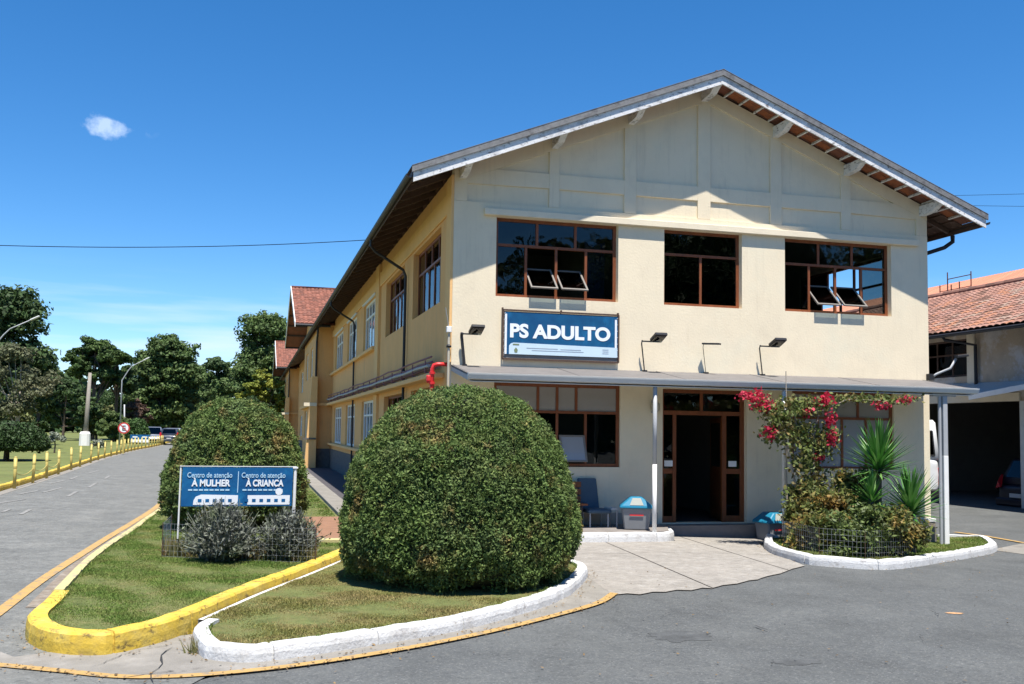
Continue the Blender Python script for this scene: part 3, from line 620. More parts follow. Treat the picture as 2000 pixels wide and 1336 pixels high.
for side in (-1, 1):
    xe = -.86 if side < 0 else 10.87
    P, Q = Vector((5, 0, zt(5))), Vector((xe, 0, zt(xe)))
    MB().prism([P+Vector((0, 0, -.06)), Q+Vector((0, 0, -.06)), Q+Vector((0, 0, -.235)), P+Vector((0, 0, -.235))], (0, YF, 0), (0, YF+.03, 0)).build('fascia_board', PEEL, roof)
    MB().prism([P+Vector((0, 0, .035)), Q+Vector((side*.03, 0, .035)), Q+Vector((side*.03, 0, -.075)), P+Vector((0, 0, -.075))], (0, YF-.035, 0), (0, YF-.002, 0)).build('rake_flashing', FLASH, roof)
    MB().prism([P+Vector((0, 0, .045)), Q+Vector((side*.03, 0, .045)), Q+Vector((side*.03, 0, .036)), P+Vector((0, 0, .036))], (0, YF-.04, 0), (0, .2, 0)).build('rake_flashing', FLASH, roof)
    # side overhang: rafters and boarding seen from below, gutter
    xw = 0 if side < 0 else 10
    dk = MB(); dk.prism([(xe, 0, zt(xe)-.05), (xw, 0, zt(xw)-.05), (xw, 0, zt(xw)-.065), (xe, 0, zt(xe)-.065)], (0, .0, 0), (0, 80, 0)); dk.build('eave_underside', mat('dark tile underside', (.10, .06, .045), .5, 9, .9, .5, 30, spots=[((.25, .17, .13), 12, .55, .65, .7)]), roof)  # boarding under the eave, darker than the tiles, with paler spots
    me0 = None
    for k in range(52):
        y = .35+k*.72+(0 if k < 40 else 0)
        if side > 0 and k > 20: break
        a, b = Vector((xe+.06*(-side), y, zt(xe)-.12)), Vector((xw, y, zt(xw)-.12))
        if me0 is None:
            o = MB().bar(a, b, .06, .09).build('rafter', DWOOD, roof); me0 = o; o['_y'] = 0; del o['_y']
        else:
            c = me0.copy(); COL.objects.link(c); c.parent = roof; c.location.y = k*.72
    for dxx in (.25, .52):
        x = xe-side*dxx; MB().bar((x, .0, zt(x)-.075), (x, 40, zt(x)-.075), .04, .03).build('batten', DWOOD, roof)
    gx = xe+side*.06; gu = MB()
    ga = [(gx+.065*math.cos(t), zt(xe)-.10+.065*math.sin(t)) for t in np.linspace(math.pi, 2*math.pi, 7)]; gi = [(gx+.055*math.cos(t), zt(xe)-.10+.055*math.sin(t)) for t in np.linspace(2*math.pi, math.pi, 7)]
    gu.prism([(x, 0, z) for x, z in ga+gi], (0, YF+.02, 0), (0, 80, 0)).build('gutter', GUTTER, roof)
    MB().prism([(xe, 0, zt(xe)-.03), (xe+side*.012, 0, zt(xe)-.03), (xe+side*.012, 0, zt(xe)-.2), (xe, 0, zt(xe)-.2)], (0, YF+.04, 0), (0, 80, 0)).build('fascia_board', DWOOD, roof)
def downpipe(Y, zbot, x=-.07, parent=hosp):
    MB().tube([(-.90, Y-.05, 6.0), (-.90, Y-.05, 5.86), (-.78, Y, 5.74), (x-.06, Y+.02, 5.36), (x, Y+.02, 5.22), (x, Y+.02, zbot)], .034).build('downpipe', GUTTER, parent)
downpipe(4.97, 0.1); downpipe(16.0, .1); MB().tube([(10.92, .35, 5.98), (10.92, .35, 5.85), (10.75, .4, 5.72), (10.12, .5, 5.5), (10.06, .5, 5.3), (10.06, .5, -.3)], .045).build('downpipe', GUTTER, hosp)
# wings: cross gables further along the left side
def wing(Y0, Y1, xw, label_part):
    wg = MB(); ym = (Y0+Y1)/2; hw = (Y1-Y0)/2; ov = .88; zr = lambda y: 6.17+.4*(hw+ov)-.4*abs(y-ym)
    # walls: closed box with openings in the end wall
    Te = lambda s, d, z: (xw+d, s, z)
    hl = [(Y0+3.2, Y0+5.0, 4.1, 5.5), (Y0+7.0, Y0+8.8, 4.1, 5.5), (Y0+3.2, Y0+5.0, 1.04, 2.5), (Y0+7.0, Y0+8.8, 1.04, 2.5)]
    we = wall('wing_wall', OCHRE, hosp, Y0, Y1, -.7, 6.15, .2, hl, Te)
    for h in hl: window(hosp, Te, *h[:2], h[2], h[3], d0=.07, m=WHITE, gm=BLIND, fw=.07, rows=((0, .7, 3), (.7, 1, 3)), label='white framed wing window')
    MB().prism([(xw, Y0, 6.152), (xw, Y1, 6.152), (xw, ym, zr(ym)-.1)], (0, 0, 0), (.2, 0, 0)).build('gable_wall', OCHRE, hosp)
    for yy in ((Y0, Y0+.2), (Y1-.2, Y1)): Box('wing_wall', OCHRE, hosp, xw+.202, -.002, yy[0], yy[1], -.7, 6.3)
    Box('plinth', STONE, hosp, xw-.03, -.035, Y0-.03, Y0-.002, -.7, .75)
    # roof with real tile courses on both slopes
    xo = xw-1.02; r = MB(); x1 = 5.0; rng = random.Random(5)
    for s_ in (-1, 1):
        n = 22; L_ = hw+ov
        nc = int((x1-xo)/.19)
        for k in range(n):
            ya, yb = ym+s_*(L_-L_*k/n), ym+s_*(L_-L_*(k+1)/n)
            for c in range(nc):
                xa = xo+c*.19; j = rng.uniform(-.006, .006)
                if xa > .6 and zr(yb) < zt(min(xa, 5))-.3: continue
                h = .03
                i = len(r.v)
                for q, (x, hh) in enumerate(((xa, 0), (xa+.055, h), (xa+.13, h), (xa+.185, 0))):
                    r.pt((x, ya, zr(ya)+.015+hh+j)); r.pt((x, yb, zr(yb)-.01+hh+j))
                for q in range(3): r.f.append((i+2*q, i+2*q+1, i+2*q+3, i+2*q+2))
                r.f.append((i, i+2, i+4, i+6))
        r.prism([(0, ym+s_*L_, zr(ym+s_*L_)), (0, ym, zr(ym)), (0, ym, zr(ym)-.05), (0, ym+s_*L_, zr(ym+s_*L_)-.05)], (xo+.01, 0, 0), (x1, 0, 0))
    r.bar((xo, ym, zr(ym)+.03), (x1, ym, zr(ym)+.03), .2, .07)
    ro = r.build('wing_roof', TILE_RED, hosp, fixn=False)
    for s_ in (-1, 1):
        ye = ym+s_*(hw+ov); MB().prism([(0, ye, zr(ye)+.06), (0, ym, zr(ym)+.06), (0, ym, zr(ym)-.16), (0, ye, zr(ye)-.16)], (xo-.04, 0, 0), (xo-.003, 0, 0)).build('barge_board', WHITE, ro)
        MB().prism([(0, ye+s_*.05+.05*math.cos(t), zr(ye)-.08+.06*math.sin(t)) for t in np.linspace(0, 2*math.pi, 9)[:-1]], (xo, 0, 0), (-.2, 0, 0)).build('gutter', GUTTER, ro)
        for q in range(5):
            yy = ym+s_*(hw*(q+.5)/5); MB().bar((xo+.02, yy, zr(yy)-.1), (xw, yy, zr(yy)-.1), .07, .09).build('purlin', DWOOD, ro)
    # stepped buttress at the near corner, painted a lighter ochre
    b = MB(); b.prism([(xw-.50, 0, -.7), (xw+.02, 0, -.7), (xw+.02, 0, 3.9), (xw-.22, 0, 3.9)], (0, Y0-.45, 0), (0, Y0-.02, 0)).build('buttress', OCHRE2, hosp)
    Box('buttress_cap', CREAM2, hosp, xw-.55, xw-.0, Y0-.5, Y0-.46, 2.6, 2.75); Box('buttress_cap', STONE, hosp, xw-.56, xw, Y0-.5, Y0-.46, 1.15, 1.22)
    Box('wing_ledge', OCHRE2, hosp, xw-.2, xw-.002, Y0, Y1, 2.64, 2.76); Box('wing_ledge', OCHRE2, hosp, xw, -.0, Y0-.2, Y0-.003, 2.64, 2.76)
    MB().tube([(xw-.04, Y0-.55, 6.05), (xw-.04, Y0-.55, 5.8), (xw-.04, Y0-.08, 5.5), (xw-.04, Y0-.08, 0)], .045).build('downpipe', GUTTER, hosp)
wing(25.65, 36.0, -.68, 'near'); wing(56.6, 67, -.68, 'far')

# second floor of services along the side ledge --------------------------------
pp = thing('service_pipes', (-.15, .6, 2.8), 'bundle of dull red and grey pipes on brackets along the side ledge', 'pipes')
for k, (x, z, r_, m_) in enumerate(((-.10, 2.86, .03, PURPLE), (-.17, 2.95, .025, PURPLE), (-.24, 2.88, .03, METGREY), (-.19, 3.05, .018, PURPLE))):
    pts = [(x, .9, z)]
    rr = random.Random(k)
    for q in range(1, 18): pts.append((x+rr.uniform(-.015, .015), .9+q*1.42, z+rr.uniform(-.015, .02)))
    MB().tube(pts, r_, 6).build('pipe', m_, pp)
for q in range(17): MB().box(-.26, -.012, 1.2+q*1.45, 1.23+q*1.45, 2.76, 2.785).box(-.26, -.24, 1.2+q*1.45, 1.23+q*1.45, 2.785, 3.0).build('bracket', PURPLE, pp)
rp = thing('red_fire_pipe', (-.3, .2, 2.2), 'thick bright red fire pipe bending down at the building corner above the large bush', 'pipe')
MB().tube([(-.02, .12, 2.86), (-.22, .15, 2.86), (-.28, .16, 2.84), (-.31, .17, 2.77), (-.31, .17, 1.0)], .038, 12).build('pipe', RED, rp, smooth=True)
for z in (2.68, 2.5): MB().lathe([(.055, 0), (.055, .04)], (-.31, .17, z), 14).build('flange', RED, rp)
MB().lathe([(.035, 0), (.05, .04), (.05, .12), (.03, .14)], (-.37, .17, 2.52), 12).build('valve', RED, rp)
mp_ = thing('corner_mast', (-.06, -.06, 2.8), 'thin pipe mast with small camera box at the left front corner', 'mast')
MB().tube([(-.06, -.05, 2.3), (-.06, -.05, 3.42)], .022).build('pole', mat('old cream pipe', (.5, .45, .36), .1, 5), mp_)
MB().box(-.11, -.02, -.1, -.02, 3.42, 3.53).build('camera_box', WHITE, mp_, bevel=.01); MB().tube([(-.07, -.06, 3.52), (-.14, -.1, 3.86)], .006, 5).build('antenna', METGREY, mp_); MB().lathe([(.04, 0), (.05, .03), (.02, .06)], (-.06, -.05, 3.15), 10).build('cap', BLACK, mp_)

# awning ---------------------------------------------------------------------
aw = thing('metal_awning', (4.9, -.7, 2.7), 'low grey sheet metal awning with pale gutter edge along the ground floor front', 'awning')
AY, ZW, ZF = -1.40, 2.85, 2.62
MB().prism([(0, -.004, ZW), (0, AY, ZF), (0, AY, ZF-.02), (0, -.004, ZW-.02)], (-.0, 0, 0), (9.86, 0, 0)).build('roof_sheet', AWN, aw)
for k in range(0, 21, 4): x = .02+k*.49; MB().prism([(0, -.02, ZW+.002), (0, AY+.01, ZF+.002), (0, AY+.01, ZF+.005), (0, -.02, ZW+.005)], (x, 0, 0), (x+.02, 0, 0)).build('sheet_rib', AWN, aw)
gu = MB().prism([(0, AY, ZF+.012), (0, AY-.09, ZF+.005), (0, AY-.085, ZF-.02), (0, AY-.06, ZF-.09), (0, AY, ZF-.10)], (-.02, 0, 0), (9.9, 0, 0)).build('gutter', PALEMETAL, aw)
for x in (.02, 2.5, 4.05, 5.9, 7.9, 9.84): MB().bar((x, -.01, ZW-.07), (x, AY+.01, ZF-.07), .04, .08).build('bracket', METGREY, aw)
MB().prism([(0, -.01, ZW-.12), (0, AY, ZF-.12), (0, AY, ZF-.135), (0, -.01, ZW-.135)], (.04, 0, 0), (9.8, 0, 0)).build('soffit', PALEMETAL, aw)
def post(x, y, ztop, r=.038, wh=1.15, pal=METGREY, label='', square=False):
    zb_ = g(x)-.2 if y > -1.39 or square else -.02
    t = thing('awning_post', (x, y, zb_), label, 'post', 'posts holding up the awning')
    if square:
        MB().box(x-r, x+r, y-r, y+r, zb_, 1.35).build('post', WHITE, t, bevel=.006); MB().box(x-r*.97, x+r*.97, y-r*.97, y+r*.97, 1.351, ztop).build('post', METGREY, t, bevel=.006)
        MB().tube([(x-r-.045, y, zb_), (x-r-.045, y, ztop)], .03, 8).build('drain_pipe', METGREY, t)
        MB().box(x-.25, x+.25, y-.03, y+.03, ztop, ztop+.08).build('bracket', METGREY, t)
    else:
        MB().tube([(x, y, -.1), (x, y, wh)], r, 10).build('post', WHITE, t, smooth=True); MB().tube([(x, y, wh), (x, y, ztop)], r*.98, 10).build('post', pal, t, smooth=True)
    return t
post(3.33, -1.36, 2.5, label='slim round awning post left of the door, white below and grey above')
post(5.83, -1.36, 2.5, pal=PALEMETAL, wh=.6, label='slim grey awning post behind the bougainvillea')
pr_ = AT(1850, 1062, -1.38); post(pr_.x, -1.34, 2.46, r=.05, label='square awning post at the right end, lower half painted white', square=True)
cp = thing('walkway_canopy', (12, -1, 2.6), 'pale metal canopy joining the awning to the garage building on the right', 'canopy')
c_ = [AX(1893, 775, 16.1), AX(2090, 737, 16.1), AX(2090, 742, 16.99), AX(1845, 752, 16.99)]
MB().prism([c_[0], c_[1], c_[2]], (0, 0, 0), (0, 0, .03)).build('roof_sheet', PALEMETAL, cp); MB().prism([c_[0], c_[2], c_[3]], (0, 0, 0), (0, 0, .03)).build('roof_sheet', PALEMETAL, cp)
MB().bar(c_[0]-Vector((0, 0, .02)), c_[1]-Vector((0, 0, .02)), .05, .14).build('gutter', WHITE, cp)

# floodlights, banner, wall lamp ----------------------------------------------
def flood(x, top, label, ang=.25, thick=.012, kind=0):
    t = thing('floodlight', (x, -.02, 2.85), label, 'floodlight', 'floodlights on the wall above the awning')
    MB().tube([(x+.06, -.10, 2.84), (x, -.10, top-.06), (x, -.13, top)], thick, 6).build('stand', GUTTER, t)
    MB().box(x+.02, x+.10, -.14, -.06, 2.835, 2.86).build('foot', GUTTER, t)
    if kind == 0:
        MB().bar((x, -.13, top-.02), (x+.22, -.42, top-.05), .03, .025).build('arm', GUTTER, t)
        mb = MB(); c = Vector((x+.2, -.42, top+.04)); mb.bar(c-Vector((.0, .13, -.05)), c+Vector((.0, .13, -.05)), .24, .055); mb.build('lamp_head', GUTTER, t, bevel=.008)
        mb = MB(); mb.bar(c-Vector((0, .12, -.012)), c+Vector((0, .12, -.088)), .21, .008); mb.build('lens', GLASS, t)
    else: MB().bar((x-.02, -.13, top), (x+.20, -.4, top-.02), .09, .03).build('lamp_head', GUTTER, t)
flood(.16, 3.42, 'dark floodlight on a thick post at the left corner above the awning', thick=.028)
flood(3.62, 3.42, 'dark square floodlight on a stand just right of the blue banner')
flood(4.88, 3.40, 'small flat lamp on thin stands between the two square floodlights', kind=1, thick=.006)
flood(6.08, 3.42, 'dark square floodlight on a stand below the upper right window')
fl5 = thing('floodlight', (10.06, -.05, 2.8), 'floodlight on a curved bracket at the right corner of the wall', 'floodlight', 'floodlights on the wall above the awning')
MB().tube([(10.02, -.04, 2.9), (10.1, -.1, 2.98), (10.35, -.2, 3.1), (10.45, -.25, 3.3)], .025).build('arm', METGREY, fl5, smooth=True); MB().bar((10.4, -.3, 3.33), (10.62, -.36, 3.36), .16, .05).build('lamp_head', GUTTER, fl5, bevel=.006); MB().box(9.93, 10.03, -.1, -.003, 2.86, 2.98).build('foot', GUTTER, fl5)
wl = thing('wall_lamp', (3.9, -.1, 2.15), 'old round wall lamp beside the entrance door', 'lamp')
MB().lathe([(.04, -.1), (.085, -.05), (.085, .06), (.06, .09)], (3.9, -.11, 2.17), 14).build('shade', mat('yellowed glass shade', (.45, .42, .33), .1, 5, .4), wl, smooth=True); MB().box(3.86, 3.94, -.04, -.003, 2.06, 2.3).build('base', METGREY, wl)
def text_obj(body, size, T, m, parent, name='lettering', align='LEFT', bold=.0, xs=1.0, th=.0015, width=None):
    cu = bpy.data.curves.new('t', 'FONT'); cu.body = body; cu.size = size; cu.align_x = align; cu.offset = bold; cu.extrude = th
    tmp = bpy.data.objects.new('t', cu); COL.objects.link(tmp); dg = bpy.context.evaluated_depsgraph_get(); me = bpy.data.meshes.new_from_object(tmp.evaluated_get(dg)); bpy.data.objects.remove(tmp); bpy.data.curves.remove(cu)
    xx = [v.co.x for v in me.vertices]; k = (width/(max(xx)-min(xx))) if width else xs; x0_ = min(xx) if align == 'LEFT' else 0
    o_ = ORG.get(parent, Vector())
    for v in me.vertices: v.co = Vector(T((v.co.x-x0_)*k, v.co.y, v.co.z))-o_
    me.materials.clear(); me.materials.append(m); o = new_obj(name, me, parent); return o
BLUE = mat('printed blue vinyl', (.006, .085, .20), .12, 2.5, .45, .1, 8, spots=[((.004, .045, .14), 1.4, .45, .7, .8), ((.02, .22, .45), 2.1, .55, .75, .7, (1, 1, .5))])
BLUE2 = mat('printed blue vinyl low', (.006, .105, .27), .12, 3, .45, .1, 8, spots=[((.004, .05, .17), 2, .45, .7, .8), ((.02, .26, .50), 3, .55, .75, .6)])
LETTER = mat('white print', (.80, .82, .84), .03, 5, .5); STRIPE = mat('pale print band', (.55, .68, .76), .05, 4, .5); GREYP = mat('grey print', (.36, .42, .48), .1, 9, .6)
bn = thing('wall_banner', (2.05, -.05, 3.4), 'blue banner reading PS ADULTO stretched on a dark frame above the awning', 'banner')
BX0, BX1, BZ0, BZ1 = .93, 3.17, 2.985, 3.875; by = -.05
fr = MB(); r_ = .016
for a, b in (((BX0, BZ0), (BX1, BZ0)), ((BX1, BZ0), (BX1, BZ1)), ((BX1, BZ1), (BX0, BZ1)), ((BX0, BZ1), (BX0, BZ0))): fr.bar((a[0], by-.01, a[1]), (b[0], by-.01, b[1]), .03, .03)
for x in (BX0, (BX0+BX1)/2, BX1): fr.box(x-.012, x+.012, by, -.001, BZ1-.01, BZ1+.045)
fr.build('frame', DWOOD, bn)
Tb = lambda x, y, z: (BX0+x, by-.012-z, BZ0+y)
W_, H_ = BX1-BX0, BZ1-BZ0
MB(Tb).box(.035, W_-.02, .085, H_-.035, 0, .004).build('vinyl', BLUE, bn)
Box('backing_board', mat('grey backing board', (.2, .19, .18), .1, 5), bn, BX0+.02, BX1-.02, by+.002, by+.02, BZ0+.02, BZ1-.02)  # grey board filling the frame behind the vinyl
Box('side_band', LETTER, bn, BX0+.035, BX0+.075, by-.021, by-.017, BZ0+.09, BZ1-.07); Box('side_band', LETTER, bn, BX1-.075, BX1-.035, by-.021, by-.017, BZ0+.27, BZ1-.09)
text_obj('PS ADULTO', .30, lambda x, y, z: Tb(.135+x, .405+y*1.12, .008+z), LETTER, bn, width=W_-.30, bold=.012)
st_ = MB(Tb); st_.prism([(.12, .09, 0), (W_-.025, .09, 0), (W_-.025, .275, 0), (.2, .30, 0), (.15, .28, 0), (.12, .24, 0)], (0, 0, .005), (0, 0, .008)); st_.build('print_band', STRIPE, bn)
em = MB(Tb); em.prism([(.19, .255, 0), (.31, .255, 0), (.31, .28, 0), (.19, .28, 0)], (0, 0, .009), (0, 0, .011)); em.prism([(.225, .12, 0), (.275, .12, 0), (.285, .17, 0), (.25, .215, 0), (.215, .17, 0)], (0, 0, .009), (0, 0, .011)); em.build('emblem', mat('olive print', (.18, .22, .12), .1, 9), bn)
for k, (a, b, zz) in enumerate(((.45, 1.05, .205), (1.1, 1.5, .20), (.55, 1.55, .165))): MB(Tb).box(a, b, zz, zz+.012, .009, .011).build('print_line', STRIPE if k == 9 else GREYP, bn)
for zz in (.225, .19, .155): MB(Tb).box(W_-.32, W_-.2, zz, zz+.012, .009, .011).build('print_line', GREYP, bn)
for k in range(7): # lacing
    z = BZ0+.1+k*.12
    for x in (BX0+.02, BX1-.02): MB().tube([(x-.02, by-.02, z), (x+.03, by-.022, z+.02)], .004, 4).build('lacing', WHITE, bn)

# ================================================================ garage building on the right
gar = thing('garage_building', (17, 10, -.5), 'two storey building with weathered tile roof and dark open garage at the right edge', 'building')
GX = 17.0; Tg = lambda s, d, z: (GX+d, s, z)
wA, wB = AX(1890, 700, GX).y, AX(1808, 700, GX).y
gO0, gO1 = AX(1996, 900, GX).y, AX(1800, 900, GX).y+3
gholes = [(wA, wB+.3, 3.5, 4.62), (-.5, AX(1996, 700, GX).y-.1, 3.5, 4.62), (gO0, gO1, -.5, 2.72), (-2, gO0-.35, -.5, 2.72), (22, 24, 3.5, 4.6)]
PATCHW = mat('patched beige render', (.46, .37, .27), .1, 2, .9, .3, 25, spots=[((.56, .53, .50), 1.1, .50, .58, .85), ((.30, .25, .2), 2.5, .5, .7, .5)])
wall('wall', PATCHW, gar, -6, 40, -1, 4.95, .25, gholes, Tg)
Box('wall', PATCHW, gar, GX+.26, 27, 39.7, 39.95, -1, 4.95); Box('wall', PATCHW, gar, 27, 27.25, -6, 40, -1, 4.95)
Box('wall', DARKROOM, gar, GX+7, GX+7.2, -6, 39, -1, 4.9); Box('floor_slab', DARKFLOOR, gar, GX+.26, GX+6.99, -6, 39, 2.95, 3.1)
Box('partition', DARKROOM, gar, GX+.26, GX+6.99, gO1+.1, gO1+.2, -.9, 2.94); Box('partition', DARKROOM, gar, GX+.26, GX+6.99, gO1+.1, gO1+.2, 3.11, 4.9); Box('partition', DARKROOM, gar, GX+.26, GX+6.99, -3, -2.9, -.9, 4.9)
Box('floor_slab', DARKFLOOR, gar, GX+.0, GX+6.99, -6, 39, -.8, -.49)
Box('lintel', CREAM2, gar, GX-.06, GX-.002, gO0, gO1, 2.722, 2.95); Box('post', PALEMETAL, gar, GX-.05, GX+.14, gO0-.18, gO0-.003, -.5, 2.715)
window(gar, Tg, wA, wB+.3, 3.5, 4.62, d0=.08, m=DWOOD, rows=((0, .6, 3), (.6, 1, 3))); window(gar, Tg, gholes[1][0], gholes[1][1], 3.5, 4.62, d0=.08, m=DWOOD, rows=((0, 1, 3),))
Box('pilaster', CREAM2, gar, GX-.05, GX-.002, wA-.32, wA-.02, 3.0, 4.9)
dpy = wA-.42; MB().tube([(GX-.75, dpy+.55, 4.66), (GX-.72, dpy+.5, 4.55), (GX-.1, dpy, 4.38), (GX-.09, dpy, 2.9)], .05).build('downpipe', GUTTER, gar)
# roof: individually built tiles where they show, shared meshes
zg = lambda x: 4.74+.4*(x-16.15)
rg = MB(); rg.prism([(16.17, 0, zg(16.17)-.04), (22, 0, zg(22)-.04), (27.85, 0, zg(16.15)-.04), (27.85, 0, zg(16.15)-.1), (22, 0, zg(22)-.1), (16.17, 0, zg(16.17)-.1)], (0, -7, 0), (0, 41, 0))
groof = rg.build('roof', TILE_OLD, gar)
TL, TWd = .37, .235
def tile_mesh(name, m, w_, l_, h=.035):
    """gently arched clay tile, long axis +x pointing up the slope, thick butt end"""
    me = bpy.data.meshes.new(name); v = []; f = []; n = 4
    for x, dz in ((0, .022), (l_, 0)):
        for j in range(n+1):
            t = j/n; y = -w_/2+w_*t; z = h*math.sin(math.pi*t)+dz; v += [(x, y, z), (x, y, z-.014)]
    k = 2*(n+1)
    for j in range(n): a = 2*j; f += [(a, a+2, k+a+2, k+a), (a, a+1, a+3, a+2)]
    f += [(0, k, k+1, 1), (2*n, 2*n+1, k+2*n+1, k+2*n)]
    me.from_pydata(v, [], f); me.materials.append(m); return me
tm = [tile_mesh('tile', TILE_OLD, TWd, TL)]+[tile_mesh('tile', mat('clay tile tone %s' % n_, c_, .2, 5, .9, .2, 50), TWd, TL) for n_, c_ in (('pinkish', (.30, .165, .125)), ('brown', (.15, .08, .055)), ('dusty', (.27, .185, .14)), ('orange', (.33, .15, .085)))]
ca = math.cos(math.atan(.4)); rot = Matrix.Rotation(-math.atan(.4), 4, 'Y'); cnt = 0; rest = MB()
rows = int(math.hypot(5.85, 2.34)/(TL*.86)); 
cand = []
for r_ in range(rows):
    s_ = r_*TL*.86; x = 16.15+s_*ca; z = zg(x)
    for c in range(int(47/TWd)):
        y = -6.9+c*TWd; P = Vector((x, y, z)); d = P-CAM; u = PXC+F_PX*d.dot(RT)/d.dot(FW)
        cand.append((0 if 1808 < u < 2004 else 1, d.length, x, y, z))
cand.sort(); rt = random.Random(4)
for vis, dist, x, y, z in cand:
    if not vis and cnt < 300:
        cnt += 1; o = new_obj('tile', rt.choices(tm, (5, 2, 2, 1, 1.2))[0], groof); o.matrix_local = Matrix.Translation(Vector((x, y, z))-Vector((17, 10, -.5)))@rot@Matrix.Rotation(rt.uniform(-.02, .02), 4, 'Z')
    else:
        i = len(rest.v); x2, z2 = x+TL*.95*ca, z+TL*.95*.4*ca
        for xx, zz in ((x, z+.024), (x2, z2+.0)):
            for yy, hh in ((y-TWd/2, 0), (y, .035), (y+TWd/2, 0)): rest.pt((xx, yy, zz+hh))
        rest.f += [(i, i+1, i+4, i+3), (i+1, i+2, i+5, i+4), (i, i+2, i+1)]
ro = rest.build('roof_tiles', TILE_OLD, groof, fixn=False); ro['kind'] = 'stuff'
rd = MB(); rr = random.Random(2)
for k in range(110): y = -6.9+k*.43; rd.tube([(22, y, zg(22)+.02+rr.uniform(-.01, .01)), (22, y+.45, zg(22)+.035)], .11, 8)
rd.build('ridge_tiles', TILE_OLD, groof)['kind'] = 'stuff'
gp = [(16.08+.075*math.cos(t), zg(16.15)-.07+.075*math.sin(t)) for t in np.linspace(math.pi, 2*math.pi, 7)]
MB().prism([(x, 0, z) for x, z in gp]+[(16.16, 0, zg(16.15)-.02)], (0, -7, 0), (0, 41, 0)).build('gutter', GUTTER, groof)
MB().prism([(16.2, 0, zg(16.2)-.11), (17, 0, zg(17)-.11), (17, 0, zg(17)-.13), (16.2, 0, zg(16.2)-.13)], (0, -7, 0), (0, 41, 0)).build('soffit_board', DWOOD, groof)
# further tiled roof, newer and orange
b3 = thing('orange_roof_building', (45, 30, 0), 'building behind with a big new orange tiled roof rising over the older roof', 'building')
Pn, Pf = AX(2000, 531, 46), AX(1830, 556, 46); zr3 = (Pn.z+Pf.z)/2
Box('wall', PATCHW, b3, 38.5, 54, -20, 95, -1, zr3-3.4); z3 = lambda x: zr3-.42*abs(x-46)
r3 = MB(); r3.prism([(37.5, 0, z3(37.5)), (46, 0, zr3), (54.5, 0, z3(54.5)), (54.5, 0, z3(54.5)-.15), (46, 0, zr3-.15), (37.5, 0, z3(37.5)-.15)], (0, -22, 0), (0, 96, 0))
for k in range(26):
    x = 37.5+k*.33; i = len(r3.v)
    r3.prism([(x, 0, z3(x)+.06), (x+.33, 0, z3(x+.33)+.01), (x+.33, 0, z3(x+.33)-.0), (x, 0, z3(x)-.0)], (0, -22, 0), (0, 96, 0))
ro3 = r3.build('roof', TILE_NEW, b3)
for k in range(200): pass
tr3 = MB()
for k in range(440): y = -22+k*.268; tr3.prism([(37.5, y, z3(37.5)+.05), (46, y, zr3+.03), (46, y+.12, zr3+.07), (37.5, y+.12, z3(37.5)+.09)], (0, 0, 0), (0, .03, .0))
tr3.build('tile_columns', TILE_NEW, ro3, fixn=False)['kind'] = 'stuff'
rl = thing('roof_railing', (30, 20, 7), 'thin dark metal railing standing between the old roof and the orange roof', 'railing')
mb = MB(); zrl = zg(22)
ys = [AX(u, 575, 22.4).y for u in (1836, 1851, 1858, 1874, 1897)]
for y, h in zip(ys, (.5, .95, .45, .5, .8)): mb.tube([(22.4, y, zrl-.3), (22.4, y, zrl+h)], .022, 5)
mb.tube([(22.4, ys[0], zrl+.25), (22.4, ys[-1], zrl+.25)], .014, 5); mb.tube([(22.4, ys[1], zrl+.68), (22.4, ys[-1], zrl+.68)], .018, 5); mb.build('rail', mat('rusty rail', (.12, .05, .03), .2, 9), rl)

# ================================================================ vehicles
def wheel(parent, x, y, r=.32, w_=.2, s=1):
    T = lambda a, b, c: (x+a, y+c*s, r+b)
    t = MB(T).lathe([(r*.66, -w_/2), (r*.96, -w_/2), (r, -w_/2+.03), (r, w_/2-.03), (r*.96, w_/2), (r*.66, w_/2)], n=20).build('wheel', RUBBER, parent, smooth=False)
    rm = MB(T); rm.lathe([(r*.64, w_/2-.06), (r*.66, w_/2-.01), (r*.6, w_/2-.02), (r*.55, w_/2-.05)], n=20)
    for k in range(5):
        a = k*math.pi*2/5; rm.bar((0, 0, w_/2-.03), (r*.6*math.cos(a), r*.6*math.sin(a), w_/2-.03), .06, .02, (0, 0, 1))
    rm.lathe([(.05, w_/2-.05), (.05, w_/2-.015)], n=8); rm.build('rim', CHROME, t)
def loft(mb, rings):
    n = len(rings[0]); i0 = len(mb.v)
    for r_ in rings: [mb.pt(p) for p in r_]
    for k in range(len(rings)-1):
        for j in range(n-1): a = i0+k*n+j; mb.f.append((a, a+1, a+n+1, a+n))
    mb.f.append(tuple(i0+j for j in range(n))); mb.f.append(tuple(i0+(len(rings)-1)*n+j for j in range(n))[::-1])
